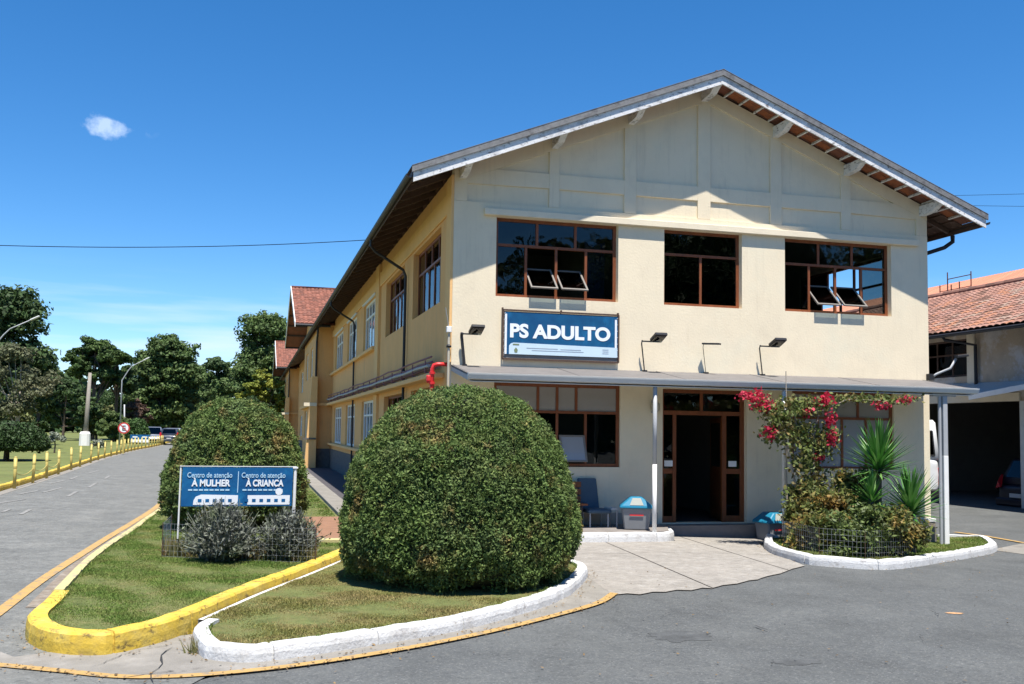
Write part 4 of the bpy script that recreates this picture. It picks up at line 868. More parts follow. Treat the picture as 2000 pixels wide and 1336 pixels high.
def car(name, loc, rz, paint, label, group=None, L_=4.4, W=1.78, H=1.62, van=False):
    c = thing(name, loc, label, 'van' if van else 'car', group, rz, local=True); hw = W/2
    belt = .92 if not van else 1.35
    if not van: prof = [(-L_/2, .42, .80, .80), (-L_/2+.12, .25, .90, .90), (-L_/2+.9, .22, belt+.05, .99), (-.2, .2, belt+.02, 1), (.75, .2, belt, 1), (1.25, .22, .90, .98), (L_/2-.35, .25, .80, .92), (L_/2-.08, .28, .66, .84), (L_/2, .42, .58, .76)]
    else: prof = [(-L_/2, .5, belt, .94), (-L_/2+.06, .3, belt, .98), (-.5, .28, belt, 1), (L_/2-1.3, .28, belt, 1), (L_/2-.9, .28, 1.2, .99), (L_/2-.15, .3, .9, .93), (L_/2, .45, .75, .85)]
    b = MB(); rings = []
    for x, zb_, zt_, k in prof:
        w_ = hw*k; pts = [(x, -w_*.9, zb_), (x, -w_*.99, zb_+.12), (x, -w_, (zb_+zt_)/2), (x, -w_*.97, zt_-.05), (x, -w_*.86, zt_)]
        rings.append(pts+[(x, w_*.0, zt_+.02)]+[(x, -p[1], p[2]) for p in reversed(pts)])
    loft(b, rings); bo = b.build('body', paint, c, smooth=False)
    m_ = bo.modifiers.new('s', 'SUBSURF'); m_.levels = 2; m_.render_levels = 2; bo.data.polygons.foreach_set('use_smooth', [True]*len(bo.data.polygons))
    # greenhouse
    if not van: lo, up_ = [(-L_/2+.10, belt-.06), (1.3, belt-.08)], [(-L_/2+.45, H), (.35, H)]
    else: lo, up_ = [(-L_/2+.02, belt-.05), (L_/2-.85, belt-.2)], [(-L_/2+.12, H), (L_/2-1.75, H)]
    tw, bw = hw*(.76 if not van else .93), hw*(.93 if not van else .985)
    Bq = [Vector((lo[0][0], -bw, lo[0][1])), Vector((lo[1][0], -bw, lo[1][1])), Vector((lo[1][0], bw, lo[1][1])), Vector((lo[0][0], bw, lo[0][1]))]
    Uq = [Vector((up_[0][0], -tw, up_[0][1])), Vector((up_[1][0], -tw, up_[1][1])), Vector((up_[1][0], tw, up_[1][1])), Vector((up_[0][0], tw, up_[0][1]))]
    gh = MB(); [gh.pt(p) for p in Bq+Uq]; gh.f += [(0, 1, 5, 4), (1, 2, 6, 5), (2, 3, 7, 6), (3, 0, 4, 7), (4, 5, 6, 7), (0, 3, 2, 1)]
    gh.build('cabin', paint, c, bevel=.08, smooth=True)
    cg = glass('car glass', (.12, .14, .15), .0)
    def pane(f, s0, s1, t0, t1, nm):
        i = {'l': (0, 1, 5, 4), 'f': (1, 2, 6, 5), 'r': (2, 3, 7, 6), 'b': (3, 0, 4, 7)}[f]; q = [(Bq+Uq)[k] for k in i]
        P = lambda s, t: (q[0].lerp(q[1], s)).lerp(q[3].lerp(q[2], s), t)
        n_ = (q[1]-q[0]).cross(q[3]-q[0]).normalized(); cc = sum(q, Vector())/4
        if n_.dot(cc-Vector((0, 0, 1))) < 0: n_ = -n_
        pp = [P(s0, t0), P(s1, t0), P(s1, t1), P(s0, t1)]; MB().prism(pp, n_*.004, n_*.012).build(nm, cg, c)
        if van: 
            for a, b_ in zip(pp, pp[1:]+pp[:1]): seal.tube([a+n_*.016, b_+n_*.016], .022, 6)
    seal = MB()
    pane('f', .08, .92, .12, .92, 'windshield'); pane('b', .12, .88, .30 if not van else .12, .9 if not van else .72, 'rear_window')
    for f in 'lr':
        if van: pane(f, *((.72, .92) if f == 'l' else (.08, .28)), .12, .78, 'side_window')
        else:
            for a, b_ in ((.06, .27), (.30, .55), (.58, .84)):
                pane(f, *((a, b_) if f == 'l' else (1-b_, 1-a)), .14, .9, 'side_window')
    if van: seal.build('window_seal', BLACK, c)
    for x in (-L_/2+.82, L_/2-.85):
        for s in (-1, 1): wheel(c, x, s*(hw-.1), s=s)
    TLM = mat('red lamp lens', (.45, .01, .015), .1, 9, .2); HLM = mat('clear lamp lens', (.7, .72, .75), .1, 9, .15)
    for s in (-1, 1):
        if van: MB().box(-L_/2-.02, -L_/2+.1, s*hw*.93-.05, s*hw*.93+.05, .62, 1.1).build('tail_lamp', TLM, c, bevel=.02)
        else: MB().prism([(-L_/2+.02, s*hw*.74, .98), (-L_/2-.02, s*hw*.64, .82), (-L_/2+.01, s*hw*.86, .76), (-L_/2+.16, s*hw*.95, .94), (-L_/2+.24, s*hw*.88, 1.16), (-L_/2+.17, s*hw*.8, 1.16)], (-.03, 0, 0), (.05, 0, 0)).build('tail_lamp', TLM, c, bevel=.01)
        MB().box(L_/2-.28, L_/2-.02, s*hw*.66-.15, s*hw*.66+.15, .58, .74).build('headlight', HLM, c, bevel=.03)
        MB().box(.72, .88, s*(hw+.0)-.02, s*(hw+.16)+.02, belt+.0, belt+.16).build('mirror', BLACK, c, bevel=.02)
    MB().box(-L_/2-.06, -L_/2+.12, -hw*.84, hw*.84, .3, .52).build('bumper', BLACK if van else paint, c, bevel=.04); MB().box(L_/2-.14, L_/2+.05, -hw*.8, hw*.8, .28, .5).build('bumper', BLACK, c, bevel=.04)
    MB().box(-L_/2-.075, -L_/2-.062, -.2, .2, .55 if not van else .36, .66 if not van else .48).build('number_plate', mat('grey plate', (.5, .5, .5), .05, 5, .4), c)
    return c
SILVER = mat('silver car paint', (.42, .44, .47), .02, 5, .3, metal=.6, coat=.8); NAVY = mat('dark blue car paint', (.008, .010, .02), .05, 5, .45, coat=.2); DGREY = mat('dark grey car paint', (.05, .055, .07), .05, 5, .3, metal=.3, coat=.9); VANW = mat('white van paint', (.75, .76, .76), .02, 5, .35, coat=.5)
p = G(1957, 972); car('parked_car', (19.3, AX(1952, 930, 17.4).y-.95, -.49), 0, NAVY, 'dark blue hatchback with red tail lamps parked inside the dark garage')
p = AT(1845, 900, 5.6); car('white_van', (p.x-.95, 5.6+2.7, g(p.x)), R(90), VANW, 'tall white van parked behind the right corner of the building', L_=5.2, W=1.95, H=2.42, van=True)
p = G(312, 867); car('parked_car', (p.x-.6, p.y, -.16), R(97+180), SILVER, 'silver station wagon facing the camera at the far end of the road', 'cars at the far end of the road')
bpy.context.view_layer.update()
p = G(343, 866); car('parked_car', (p.x, p.y-6, -.16), R(90), DGREY, 'dark car just right of the silver wagon at the far road end', 'cars at the far end of the road', H=1.5)
p = G(352, 860); car('parked_car', (p.x+1.2, p.y-15, -.16), R(20), SILVER, 'pale car half hidden behind the dark car at the far road end', 'cars at the far end of the road', H=1.5)

# ================================================================ street furniture at the left
post0 = None
def ykx(y): return float(np.interp(y, [p.y for p in lkl], [p.x for p in lkl]))
yy = AT(28, 940, 8).y; us = [28, 64, 91, 114, 139, 156, 177, 192, 204, 217, 228]
ys = []
for u in us:
    lo, hi = 2, 80
    for _ in range(40):
        m_ = (lo+hi)/2; P = Vector((ykx(m_)+.12, m_, -.1)); d = P-CAM; uu = PXC+F_PX*d.dot(RT)/d.dot(FW)
        if uu < u: lo = m_
        else: hi = m_
    ys.append(lo)
while ys[-1] < 75: ys.append(ys[-1]+2.0)
posts_xy = [(ykx(y)+.12, y) for y in ys]
for k, (x, y) in enumerate(posts_xy):
    if post0 is None:
        t = thing('yellow_bollard', (x, y, -.16), 'slim yellow post by the road, nearest the camera in its row', 'bollard', 'yellow posts along the left kerb')
        MB().tube([(x, y, -.16), (x, y, .70)], .045, 10).build('post', YPOST, t, smooth=True); MB().lathe([(.045, 0), (.045, .02), (.02, .04)], (x, y, .70), 10).build('cap', YPOST, t); MB().lathe([(.05, 0), (.05, .05)], (x, y, .42), 10).build('collar', YPOST, t); post0 = t
    else:
        t = copy_tree(post0); t.location = (x, y, -.16); t.rotation_euler = (random.uniform(-.03, .03), random.uniform(-.03, .03), random.random()*6)
        t['label'] = ('second yellow post from the camera, between two hanging chains', 'third yellow post from the camera in the row by the road', 'fourth yellow post, where the last hanging chain ends', 'fifth yellow post from the camera, first one without a chain')[k-1] if k < 5 else 'slim chainless yellow post in the long row beside the left kerb'
for k in range(3):
    a, b = Vector((*posts_xy[k], .3)), Vector((*posts_xy[k+1], .3)); pts = [a.lerp(b, i/8)+Vector((0, 0, -.13*4*(i/8)*(1-i/8))) for i in range(9)]
    ch = MB().tube(pts, .012, 5).build('chain', YPOST, None, org=tuple(a)); tag(ch, ['yellow chain between the first and second yellow posts', 'yellow chain between the second and third yellow posts', 'yellow chain between the third and fourth yellow posts'][k], 'chain', 'chains between the yellow posts')
# round road sign
sy = 44.0; P = AT(241, 868, sy); sg = thing('road_sign', (P.x, sy, -.03), 'round red rimmed road sign on a yellow pole beside the posts', 'sign')
zc = AT(241, 836, sy).z; MB().tube([(P.x, sy, -.1), (P.x, sy, zc+.2)], .045, 8).build('pole', YPOST, sg)
Ts = lambda x, y, z: (P.x+x, sy-.06-z, zc+y)
MB(Ts).lathe([(.34, 0), (.34, .012)], n=28).build('disc', mat('red sign paint', (.55, .06, .05), .05, 5, .5), sg); MB(Ts).lathe([(.255, .013), (.255, .018)], n=28).build('face', LETTER, sg)
text_obj('E', .42, lambda x, y, z: Ts(x-.0, y-.15, z+.02), mat('black print', (.03, .03, .03), .05, 5), sg, align='CENTER', bold=.015)
MB(Ts).bar((-.19, .19, .024), (.19, -.19, .024), .055, .006, (0, 0, 1)).build('slash', MATS['red sign paint'], sg)
# blue and white board beyond
by_ = 62; A1, A2 = AT(254, 860, by_), AT(292, 860, by_); zb1, zb0 = AT(270, 849, by_).z, AT(270, 858, by_).z
bb = thing('roadside_banner', ((A1.x+A2.x)/2, by_, 0), 'small blue banner over a white base board far along the road', 'banner')
Box('board', BLUE2, bb, A1.x, A2.x, by_, by_+.04, zb0, zb1); Box('board', LETTER, bb, A1.x+.05, A2.x-.05, by_-.01, by_+.05, AT(270, 864, by_).z, zb0-.01); 
for x in (A1.x+.1, A2.x-.1): Box('leg', METGREY, bb, x-.03, x+.03, by_+.05, by_+.1, -.1, zb1)
for f_ in (.12, .62): Box('print_line', LETTER, bb, A1.x+(A2.x-A1.x)*f_, A1.x+(A2.x-A1.x)*(f_+.26), by_-.006, by_-.001, (zb0+zb1)/2-.05, (zb0+zb1)/2+.05)
# utility poles and lamps
def pole(name, u, vb, vt, Y, r0, r1, label, base=False, arms=0, cat='pole', m=CONCPOLE, group=None, lean=0):
    B = AT(u, vb, Y); T_ = AT(u+lean, vt, Y); t = thing(name, B, label, cat, group)
    MB().tube([B-Vector((0, 0, .4)), T_], [r0, r1], 10).build('shaft', m, t, smooth=True)
    if base: MB().lathe([(r0*2.1, -.3), (r0*2.0, AT(u, 847, Y).z-B.z), (r0*1.5, AT(u, 843, Y).z-B.z)], B, 12).build('white_base', WHITE, t)
    for k in range(arms): z = T_.z-.25-k*1.2; MB().bar((T_.x-1.3, Y, z), (T_.x+1.3, Y, z), .1, .1).build('crossarm', CONCPOLE, t)
    return t, T_
pole('utility_pole', 165, 870, 728, 62, .20, .12, 'tall concrete pole with a white painted foot on the left lawn', base=True, lean=11)
pole('utility_pole', 400, 870, 752, 140, .14, .1, 'distant pole with two crossarms above the left hedge', arms=2)
pole('utility_pole', 243, 868, 790, 90, .08, .07, 'thin grey pole right behind the round road sign', m=METGREY)
def lamp(u0, v0, u1, v1, Y, ub, label):
    B = AT(ub, 900, Y); B.z = -.1; a, b = AT(u0, v0, Y), AT(u1, v1, Y); t = thing('street_lamp', B, label, 'street lamp', 'street lamps on the left'); 
    MB().tube([B, Vector((B.x, Y, a.z-1.2)), a.lerp(Vector((B.x, Y, a.z-1)), .35), a, b], [.06, .05, .035, .03, .025], 8).build('pole', METGREY, t, smooth=True); d = (b-a).normalized(); MB().bar(b-d*.1, b+d*.45, .2, .08).build('lamp_head', PALEMETAL, t, bevel=.03)
lamp(20, 642, 62, 624, 40, -28, 'street lamp with long curved arm over the tree at the left edge')
lamp(258, 715, 282, 703, 66, 232, 'farther street lamp whose arm shows between two trees')
# overhead cables
def cable(p0, p1, sag, label, r=.012):
    pts = [p0.lerp(p1, i/24)-Vector((0, 0, sag*4*(i/24)*(1-i/24))) for i in range(25)]; o = MB().tube(pts, r, 5).build('overhead_cable', mat('matt black cable', (.01, .01, .012), .1, 5, 1.0, spec=0), None, org=tuple(p0)); tag(o, label, 'cable')
mt = AT(800, 463, 30); MB().tube([(mt.x, 30, zt(mt.x)-.2), (mt.x, 30, mt.z+.15)], .04, 8).build('service_mast', METGREY, roof)
cable(AT(-300, 466, 30), mt, .45, 'long thin cable crossing the sky left of the roof', .018)
cable(AT(1600, 385, 40), AT(2200, 372, 40), .1, 'upper of two thin cables at the right of the roof', .014); cable(AT(1600, 394, 40), AT(2200, 404, 40), .1, 'lower of two thin cables at the right of the roof', .014)
# white road number posts / small white flowering trees handled with plants below

# ================================================================ signboard in front of the smaller bush
SY = -2.9; tl, tr_, br, bl = AT(358, 908, SY), AT(574, 918, SY), AT(568, 992, SY), AT(352, 985, SY)
x0b, x1b, zt_b, zb_b = (tl.x+bl.x)/2, (tr_.x+br.x)/2, (tl.z+tr_.z)/2, (bl.z+br.z)/2
sb = thing('lawn_banner', ((x0b+x1b)/2, SY, .16), 'blue banner for women and child care on white posts in front of the smaller bush', 'banner')
Wb, Hb = x1b-x0b, zt_b-zb_b; shear = (tl.x-bl.x)/Hb*.5
Tq = lambda x, y, z: (x0b+x+shear*(y-Hb/2), SY-z, zb_b+y)
MB(Tq).box(0, Wb, 0, Hb, 0, .006).build('vinyl', BLUE2, sb)
MB().tube([(x0b-.03, SY+.03, .1), (x0b-.02, SY+.03, zt_b+.02)], .012, 8).build('post', WHITE, sb); MB().tube([(x1b+.025, SY+.02, .1), (x1b+.035, SY+.02, zt_b-.0)], .022, 8).build('post', WHITE, sb)
MB().box(x1b-.0, x1b+.07, SY-.01, SY+.05, zt_b-.01, zt_b+.01).build('post_cap', WHITE, sb); MB().tube([(x0b-.03, SY+.02, zt_b+.012), (x1b+.05, SY+.02, zt_b+.012)], .008, 5).build('top_wire', METGREY, sb)
for xx, ww, w2 in ((Wb*.045, Wb*.40, 'À MULHER'), (Wb*.53, Wb*.40, 'À CRIANÇA')):
    text_obj('Centro de atenção', .1, lambda x, y, z: Tq(xx+x*1, Hb*.74+y, z+.012), mat('light blue print', (.45, .66, .80), .05, 9, .5), sb, width=ww, bold=.001)
    text_obj(w2, .13, lambda x, y, z: Tq(xx+.06+x, Hb*.52+y*.95, z+.012), LETTER, sb, width=ww-.08, bold=.005)
    for q in range(8): MB(Tq).box(xx+.02+q*.07, xx+.02+q*.07+.055, Hb*.40, Hb*.40+.02, .008, .010).build('print_line', MATS['light blue print'], sb)
MB(Tq).box(Wb/2-.005, Wb/2+.005, Hb*.35, Hb*.9, .008, .010).build('divider', MATS['light blue print'], sb)
s2 = MB(Tq); s2.prism([(.16, .02, 0), (.75, .02, 0), (.75, .15, 0), (.26, .16, 0), (.19, .13, 0), (.165, .08, 0)], (0, 0, .008), (0, 0, .010)); s2.prism([(.88, .02, 0), (Wb-.03, .02, 0), (Wb-.03, .15, 0), (.88, .15, 0)], (0, 0, .008), (0, 0, .010)); s2.build('print_band', LETTER, sb)
for q in range(11):
    x = .22+q*.1+(.12 if q > 4 else 0); MB(Tq).box(x, x+.05, .06, .10, .011, .013).build('print_line', BLUE2, sb)
MB(Tq).lathe([(.05, .008), (.05, .012)], (Wb-.18, .2, 0), 12).build('emblem', LETTER, sb)

# ================================================================ things on the platform
def bin_(loc, rz, label, s=1):
    b = thing('litter_bin', loc, label, 'litter bin', 'grey litter bins with blue swing lids', rz, local=True)
    gr = mat('grey bin plastic', (.20, .21, .22), .05, 5, .5); bl_ = mat('blue bin plastic', (.015, .18, .30), .06, 5, .4)
    m = MB(); lo = [(-.21, -.17), (.21, -.17), (.21, .17), (-.21, .17)]; up2 = [(-.26, -.21), (.26, -.21), (.26, .21), (-.26, .21)]
    for z, q in ((.0, lo), (.39, up2)): [m.pt((x, y, z)) for x, y in q]
    m.f += [(0, 1, 5, 4), (1, 2, 6, 5), (2, 3, 7, 6), (3, 0, 4, 7), (0, 3, 2, 1), (4, 5, 6, 7)]; m.build('body', gr, b, bevel=.02)
    h = MB(); ring = [(-.29, -.24), (.29, -.24), (.29, .24), (-.29, .24)]
    for z, k in ((.375, 1), (.41, 1.0), (.72, .0)):
        if k: [h.pt((x, y, z)) for x, y in ring]
    h.pt((-.10, -.16, .57)); h.pt((.10, -.16, .57)); h.pt((.10, .16, .57)); h.pt((-.10, .16, .57))
    for a in (0, 4): 
        for j in range(4): q = (j+1) % 4; h.f.append((a+j, a+q, a+4+q, a+4+j))
    h.f += [(0, 3, 2, 1), (8, 9, 10, 11)]; h.build('lid', bl_, b, bevel=.015)
    MB().prism([(-.12, -.228, .435), (.12, -.228, .435), (.07, -.178, .555), (-.07, -.178, .555)], (0, -.006, 0), (0, .006, 0)).build('swing_flap', mat('pale flap', (.34, .35, .31), .05, 5), b)
    MB().box(-.12, .12, -.214, -.206, .25, .27).build('slot_label', RED, b)
    return b
Pb = AT(1242, 1030, -.85); bin_((Pb.x, -.85, -.01), R(-20), 'grey bin with blue peaked lid left of the door beside the round post')
Pb = AT(1505, 1020, -.55); bin_((Pb.x, -.62, -.32), R(8), 'blue lidded bin to the right of the door partly behind the platform edge')
bc = thing('bench', (2.1, -.45, -.01), 'dark wooden bench against the wall, mostly hidden by the large bush', 'bench')
for z in (.42, .55, .68): MB().box(.9, 2.42, -.17, -.13, z, z+.10).build('back_slat', BROWN, bc)
for y in (-.5, -.38, -.26): MB().box(.9, 2.42, y-.05, y+.05, .38, .41).build('seat_slat', BROWN, bc)
for x in (1.0, 2.3): MB().box(x-.03, x+.03, -.52, -.14, -.01, .375).build('leg', GUTTER, bc)
ch = thing('waiting_chair', (2.62, -.45, -.01), 'dark blue grey padded chair between the bench and the bin', 'chair')
CH = mat('slate blue upholstery', (.06, .10, .14), .1, 6, .7); MB().prism([(2.40, -.14, .25), (2.80, -.14, .25), (2.74, -.10, .84), (2.38, -.10, .84)], (0, 0, 0), (0, .05, 0)).build('backrest', CH, ch, bevel=.015)
MB().box(2.42, 2.85, -.6, -.15, .24, .31).build('seat', CH, ch, bevel=.02); MB().box(2.86, 3.0, -.55, -.2, .30, .33).build('side_shelf', PALEMETAL, ch)
for x in (2.46, 2.80, 2.97):
    for y in (-.55, -.2): MB().tube([(x, y, -.01), (x, y, .3)], .014, 6).build('leg', METGREY, ch)
# ================================================================ vegetation
def fib(n): i = np.arange(n)+.5; ph = np.arccos(1-2*i/n); th = np.pi*(1+5**.5)*i; return np.stack([np.cos(th)*np.sin(ph), np.sin(th)*np.sin(ph), np.cos(ph)], 1)
def vnoise(P, f, seed=0):
    r = np.random.default_rng(seed); o = np.zeros(len(P))
    for k in range(5):
        d = r.normal(0, 1, (3,)); d /= np.linalg.norm(d); o += np.sin(P@d*f*(1+.35*k)+r.uniform(0, 6.28))*(.8**k)
    return o/2.6
BUSHM = mat('clipped conifer leaf', (.108, .165, .045), .25, 3.2, .7, spec=.2, island=.35, trans=.25, spots=[((.38, .21, .09), 2.4, .53, .64, .65), ((.10, .15, .06), 1.6, .5, .62, .6), ((.20, .23, .075), 3.0, .48, .66, .6)])
def dome(name, cx, cy, zbase, rx, ry, h, label, n=52000, lz=.028, seed=3, m=None, group='clipped dome bushes', zlow=.16):
    t = thing(name, (cx, cy, zbase), label, 'bush', group)
    r = np.random.default_rng(seed)
    # profile radius at relative height
    zz = np.array([0, .03, .08, .15, .27, .45, .65, .79, .90, .96, .99, 1.0]); rr = np.array([.80, .90, .96, 1.0, 1.0, .955, .85, .715, .54, .37, .2, .0])
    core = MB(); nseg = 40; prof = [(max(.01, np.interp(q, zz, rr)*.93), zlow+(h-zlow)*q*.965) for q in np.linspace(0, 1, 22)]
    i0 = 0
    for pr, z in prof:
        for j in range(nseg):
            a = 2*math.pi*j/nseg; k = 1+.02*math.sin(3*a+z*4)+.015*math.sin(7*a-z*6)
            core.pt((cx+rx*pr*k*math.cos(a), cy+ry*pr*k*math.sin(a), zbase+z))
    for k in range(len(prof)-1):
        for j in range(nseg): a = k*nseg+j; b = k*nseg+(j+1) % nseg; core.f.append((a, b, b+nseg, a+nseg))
    core.f.append(tuple(range(nseg))[::-1]); core.f.append(tuple((len(prof)-1)*nseg+j for j in range(nseg))); core.build('shaded_core', CORE, t)
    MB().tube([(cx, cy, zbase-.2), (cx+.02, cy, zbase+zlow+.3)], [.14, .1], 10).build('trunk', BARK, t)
    q = r.uniform(0, 1, n*3); w_ = np.interp(q, zz, rr)*.8+.25; q = q[r.uniform(0, 1.1, n*3) < w_][:n]; n = len(q); a = r.uniform(0, 2*np.pi, n)
    pr = np.interp(q, zz, rr); slope = (np.interp(q+.01, zz, rr)-np.interp(q-.01, zz, rr))/.02
    base = np.stack([rx*pr*np.cos(a), ry*pr*np.sin(a), zlow+(h-zlow)*q], 1)
    nr = np.stack([np.cos(a), np.sin(a), -slope*rx/(h-zlow)*1.0], 1); nr /= np.linalg.norm(nr, axis=1, keepdims=True)
    bump_ = .04*vnoise(base, 4, seed)+.03*vnoise(base, 12, seed+1)+.026*vnoise(base, 30, seed+2)+.014*vnoise(base, 70, seed+3)
    low = np.clip((.22-q)/.22, 0, 1); depth = r.uniform(-.075, .02, n)+r.normal(0, .012, n)+low*(.10*vnoise(base, 11, seed+5)+.05*vnoise(base, 22, seed+7)-.03)
    C = base+nr*(bump_+depth)[:, None]; C[:, 2] += low*.05*vnoise(base, 9, seed+6); C += np.array([cx, cy, zbase])
    lv = leaves('foliage', C, nr*.35+r.normal(0, .5, (n, 3))+np.array([0, 0, .2]), lz, m or BUSHM, t, elong=2.3, tilt=.55, seed=seed); lv['kind'] = 'stuff'
    # stray twigs
    k = 160; idx = r.integers(0, n, k); tw = MB()
    for j in idx: p = Vector(C[j]); tw.tube([p-Vector(nr[j])*.04, p+Vector(nr[j])*r.uniform(.02, .07)+Vector((0, 0, .015))], .0035, 4)
    tw.build('stray_twigs', BUSHM, t)['kind'] = 'stuff'
    return t
def place(u, v, Y): p = AT(u, v, Y); return p
b1y = -5.35; P = AT(899, 1000, b1y); k1 = abs(AT(1133, 1000, b1y).x-AT(665, 1000, b1y).x)/2; z1 = AT(899, 757, b1y).z
dome('round_bush', P.x, b1y, -.06, k1*.945, k1*.93, z1+.06, 'large clipped green bush in the front island before the entrance', n=170000, lz=.018, zlow=.05)
b2y = .25; P = AT(459, 950, b2y); k2 = abs(AT(598, 950, b2y).x-AT(320, 950, b2y).x)/2; z2 = AT(459, 781, b2y).z
dome('round_bush', P.x, b2y, -.02, k2, k2*.95, z2+.02, 'smaller clipped bush behind the blue lawn banner', n=75000, lz=.024, seed=8, zlow=.12)
P = AT(12, 895, 30); dome('round_bush', P.x, 30, -.03, 1.75, 1.75, AT(12, 822, 30).z, 'dark clipped bush on the far lawn at the left edge', n=14000, lz=.075, seed=9, m=mat('dark conifer leaf', (.035, .065, .018), .3, 3, .6, island=.4, spec=.3), zlow=.45)
P = AT(267, 868, 72); dome('round_bush', P.x, 72, -.03, 1.0, 1.0, AT(267, 817, 72).z, 'small clipped cone bush beside the blue roadside banner', n=6000, lz=.11, seed=10, m=mat('conifer leaf mid', (.05, .10, .025), .3, 3, .6, island=.4, spec=.3), zlow=.1)

def leafmat(name, c, c2=None, island=.45): return mat(name, c, .3, .6, .65, spec=.25, island=island, trans=.2, spots=[((c2 or tuple(x*1.7 for x in c)), .35, .48, .66, .7)])
LM = {'dark': leafmat('dark evergreen leaf', (0.044, 0.078, 0.026), (0.085, 0.13, 0.036)), 'mid': leafmat('mid green leaf', (0.072, 0.117, 0.034), (0.137, 0.176, 0.049)), 'olive': leafmat('olive leaf', (0.111, 0.13, 0.046), (0.208, 0.208, 0.085)),
      'grey': leafmat('grey brown leaf', (.10, .11, .055), (.17, .16, .09)), 'yellow': leafmat('yellow green leaf', (.17, .20, .03), (.30, .26, .03)), 'pink': leafmat('pinkish leaf', (.12, .075, .055), (.2, .13, .09)), 'araucaria': leafmat('araucaria needle', (0.049, 0.086, 0.023), (0.098, 0.15, 0.036))}
def tree(name, label, X, Y, h, blobs, m, n, ls, trunk_r=.3, trunk_to=None, seed=1, bark=BARK, group='trees beyond the left lawn', cat='tree', shell=.55, limbs=True, flat=1.0, lean=0):
    """blobs: (dx, dz centre, radius xy, radius z, dy)"""
    r = np.random.default_rng(seed); t = thing(name, (X, Y, -.06), label, cat, group)
    zt_ = trunk_to or h*.6; tb = MB(); pts = [(X+lean*(q/5)**2+r.uniform(-.1, .1)*q/5, Y+r.uniform(-.1, .1)*q/5, -.3+(zt_+.3)*q/5) for q in range(6)]
    tb.tube(pts, [trunk_r*(1-.12*q) for q in range(6)], 9)
    if limbs:
        for (dx, dz, rx, rz, dy) in blobs[:26]:
            st = Vector(pts[int(r.integers(2, 6))]); e = Vector((X+dx, Y+dy, dz)); md = st.lerp(e, .5)+Vector((0, 0, -.15*abs(dx)))
            tb.tube([st, md, e], [trunk_r*.42, trunk_r*.25, trunk_r*.08], 6)
    tb.build('trunk', bark, t)
    n = int(n*1.5); ls = ls*.92; vol = np.array([b[2]**2 for b in blobs]); cnts = (vol/vol.sum()*n).astype(int)+5; Cs = []; Ns = []
    for (dx, dz, rx, rz, dy), c in zip(blobs, cnts):
        # clumps: sub-blobs on the blob's shell
        k = max(9, int(rx*rx*9)); dirs = r.normal(0, 1, (k, 3)); dirs /= np.linalg.norm(dirs, axis=1, keepdims=True); dirs[:, 2] = np.where(dirs[:, 2] < 0, dirs[:, 2]*r.uniform(-.6, .9, k), dirs[:, 2])
        cen = dirs*np.array([rx, rx, rz])*r.uniform(.35, 1.0, (k, 1)); sel = r.integers(0, k, c); d2 = r.normal(0, 1, (c, 3)); d2 /= np.linalg.norm(d2, axis=1, keepdims=True)+1e-9
        rad = np.minimum(rx, rz)*.46*r.uniform(shell, 1.05, c)[:, None]*r.uniform(.6, 1.3, k)[sel][:, None]
        Cs.append(cen[sel]+d2*rad*np.array([1.15, 1.15, .7*flat])+np.array([X+dx, Y+dy, dz])); Ns.append(d2+np.array([0, 0, .5]))
    C = np.concatenate(Cs); Nn = np.concatenate(Ns); C[:, 2] = np.maximum(C[:, 2], .1)
    o = leaves('crown', C, Nn, ls, m, t, elong=1.7, tilt=.5, seed=seed); o['kind'] = 'stuff'; return t
def rb(r, k, W, z0, z1, rmin, rmax, dyr=None, dome_=True):
    out = []
    for _ in range(k):
        z = r.uniform(z0, z1); f = (z-z0)/(z1-z0+1e-6); ww = W*(math.sqrt(max(.05, 1-(2*f-.8)**2*.55)) if dome_ else 1); q = r.uniform(rmin, rmax); out.append((r.uniform(-ww, ww), z, q, q*.75, r.uniform(-ww, ww)*.7 if dyr is None else r.uniform(-dyr, dyr)))
    return out
def px(u, v, Y): p = AT(u, v, Y); return p.x, p.z
def T(name, label, u0, u1, vt, Y, m, n, ls, kb=16, vb=868, cz=.3, seed=1, rr=None, **kw):
    x0, _ = px(u0, 800, Y); x1, _ = px(u1, 800, Y); X = (x0+x1)/2; h = px((u0+u1)/2, vt, Y)[1]; W = (x1-x0)/2; r = random.Random(seed); q = rr or W*.42
    bl = rb(r, kb, W-q*.75, h*cz+q*.5, h-q*.72, q*.7, q*1.15); bl.append((0, h-q*.75, q, q*.75, 0)); bl.append((-(W-q), (h*cz+h)/2, q, q*.7, 0)); bl.append((W-q, (h*cz+h)/2, q, q*.7, 0))
    return tree(name, label, X, Y, h, bl, m, n, ls, trunk_r=max(.15, h*.025), seed=seed, **kw)
T('broadleaf_tree', 'tall tree with loose dark crown cut by the left edge', -130, 108, 562, 62, LM['dark'], 26000, .24, kb=34, cz=.15, seed=11, rr=1.9, bark=BARKPALE)
T('broadleaf_tree', 'thin grey leaved tree whose bare lower branches show at the left edge', -60, 130, 670, 52, LM['grey'], 5000, .14, kb=16, cz=.25, seed=12, rr=1.1, bark=BARKPALE)
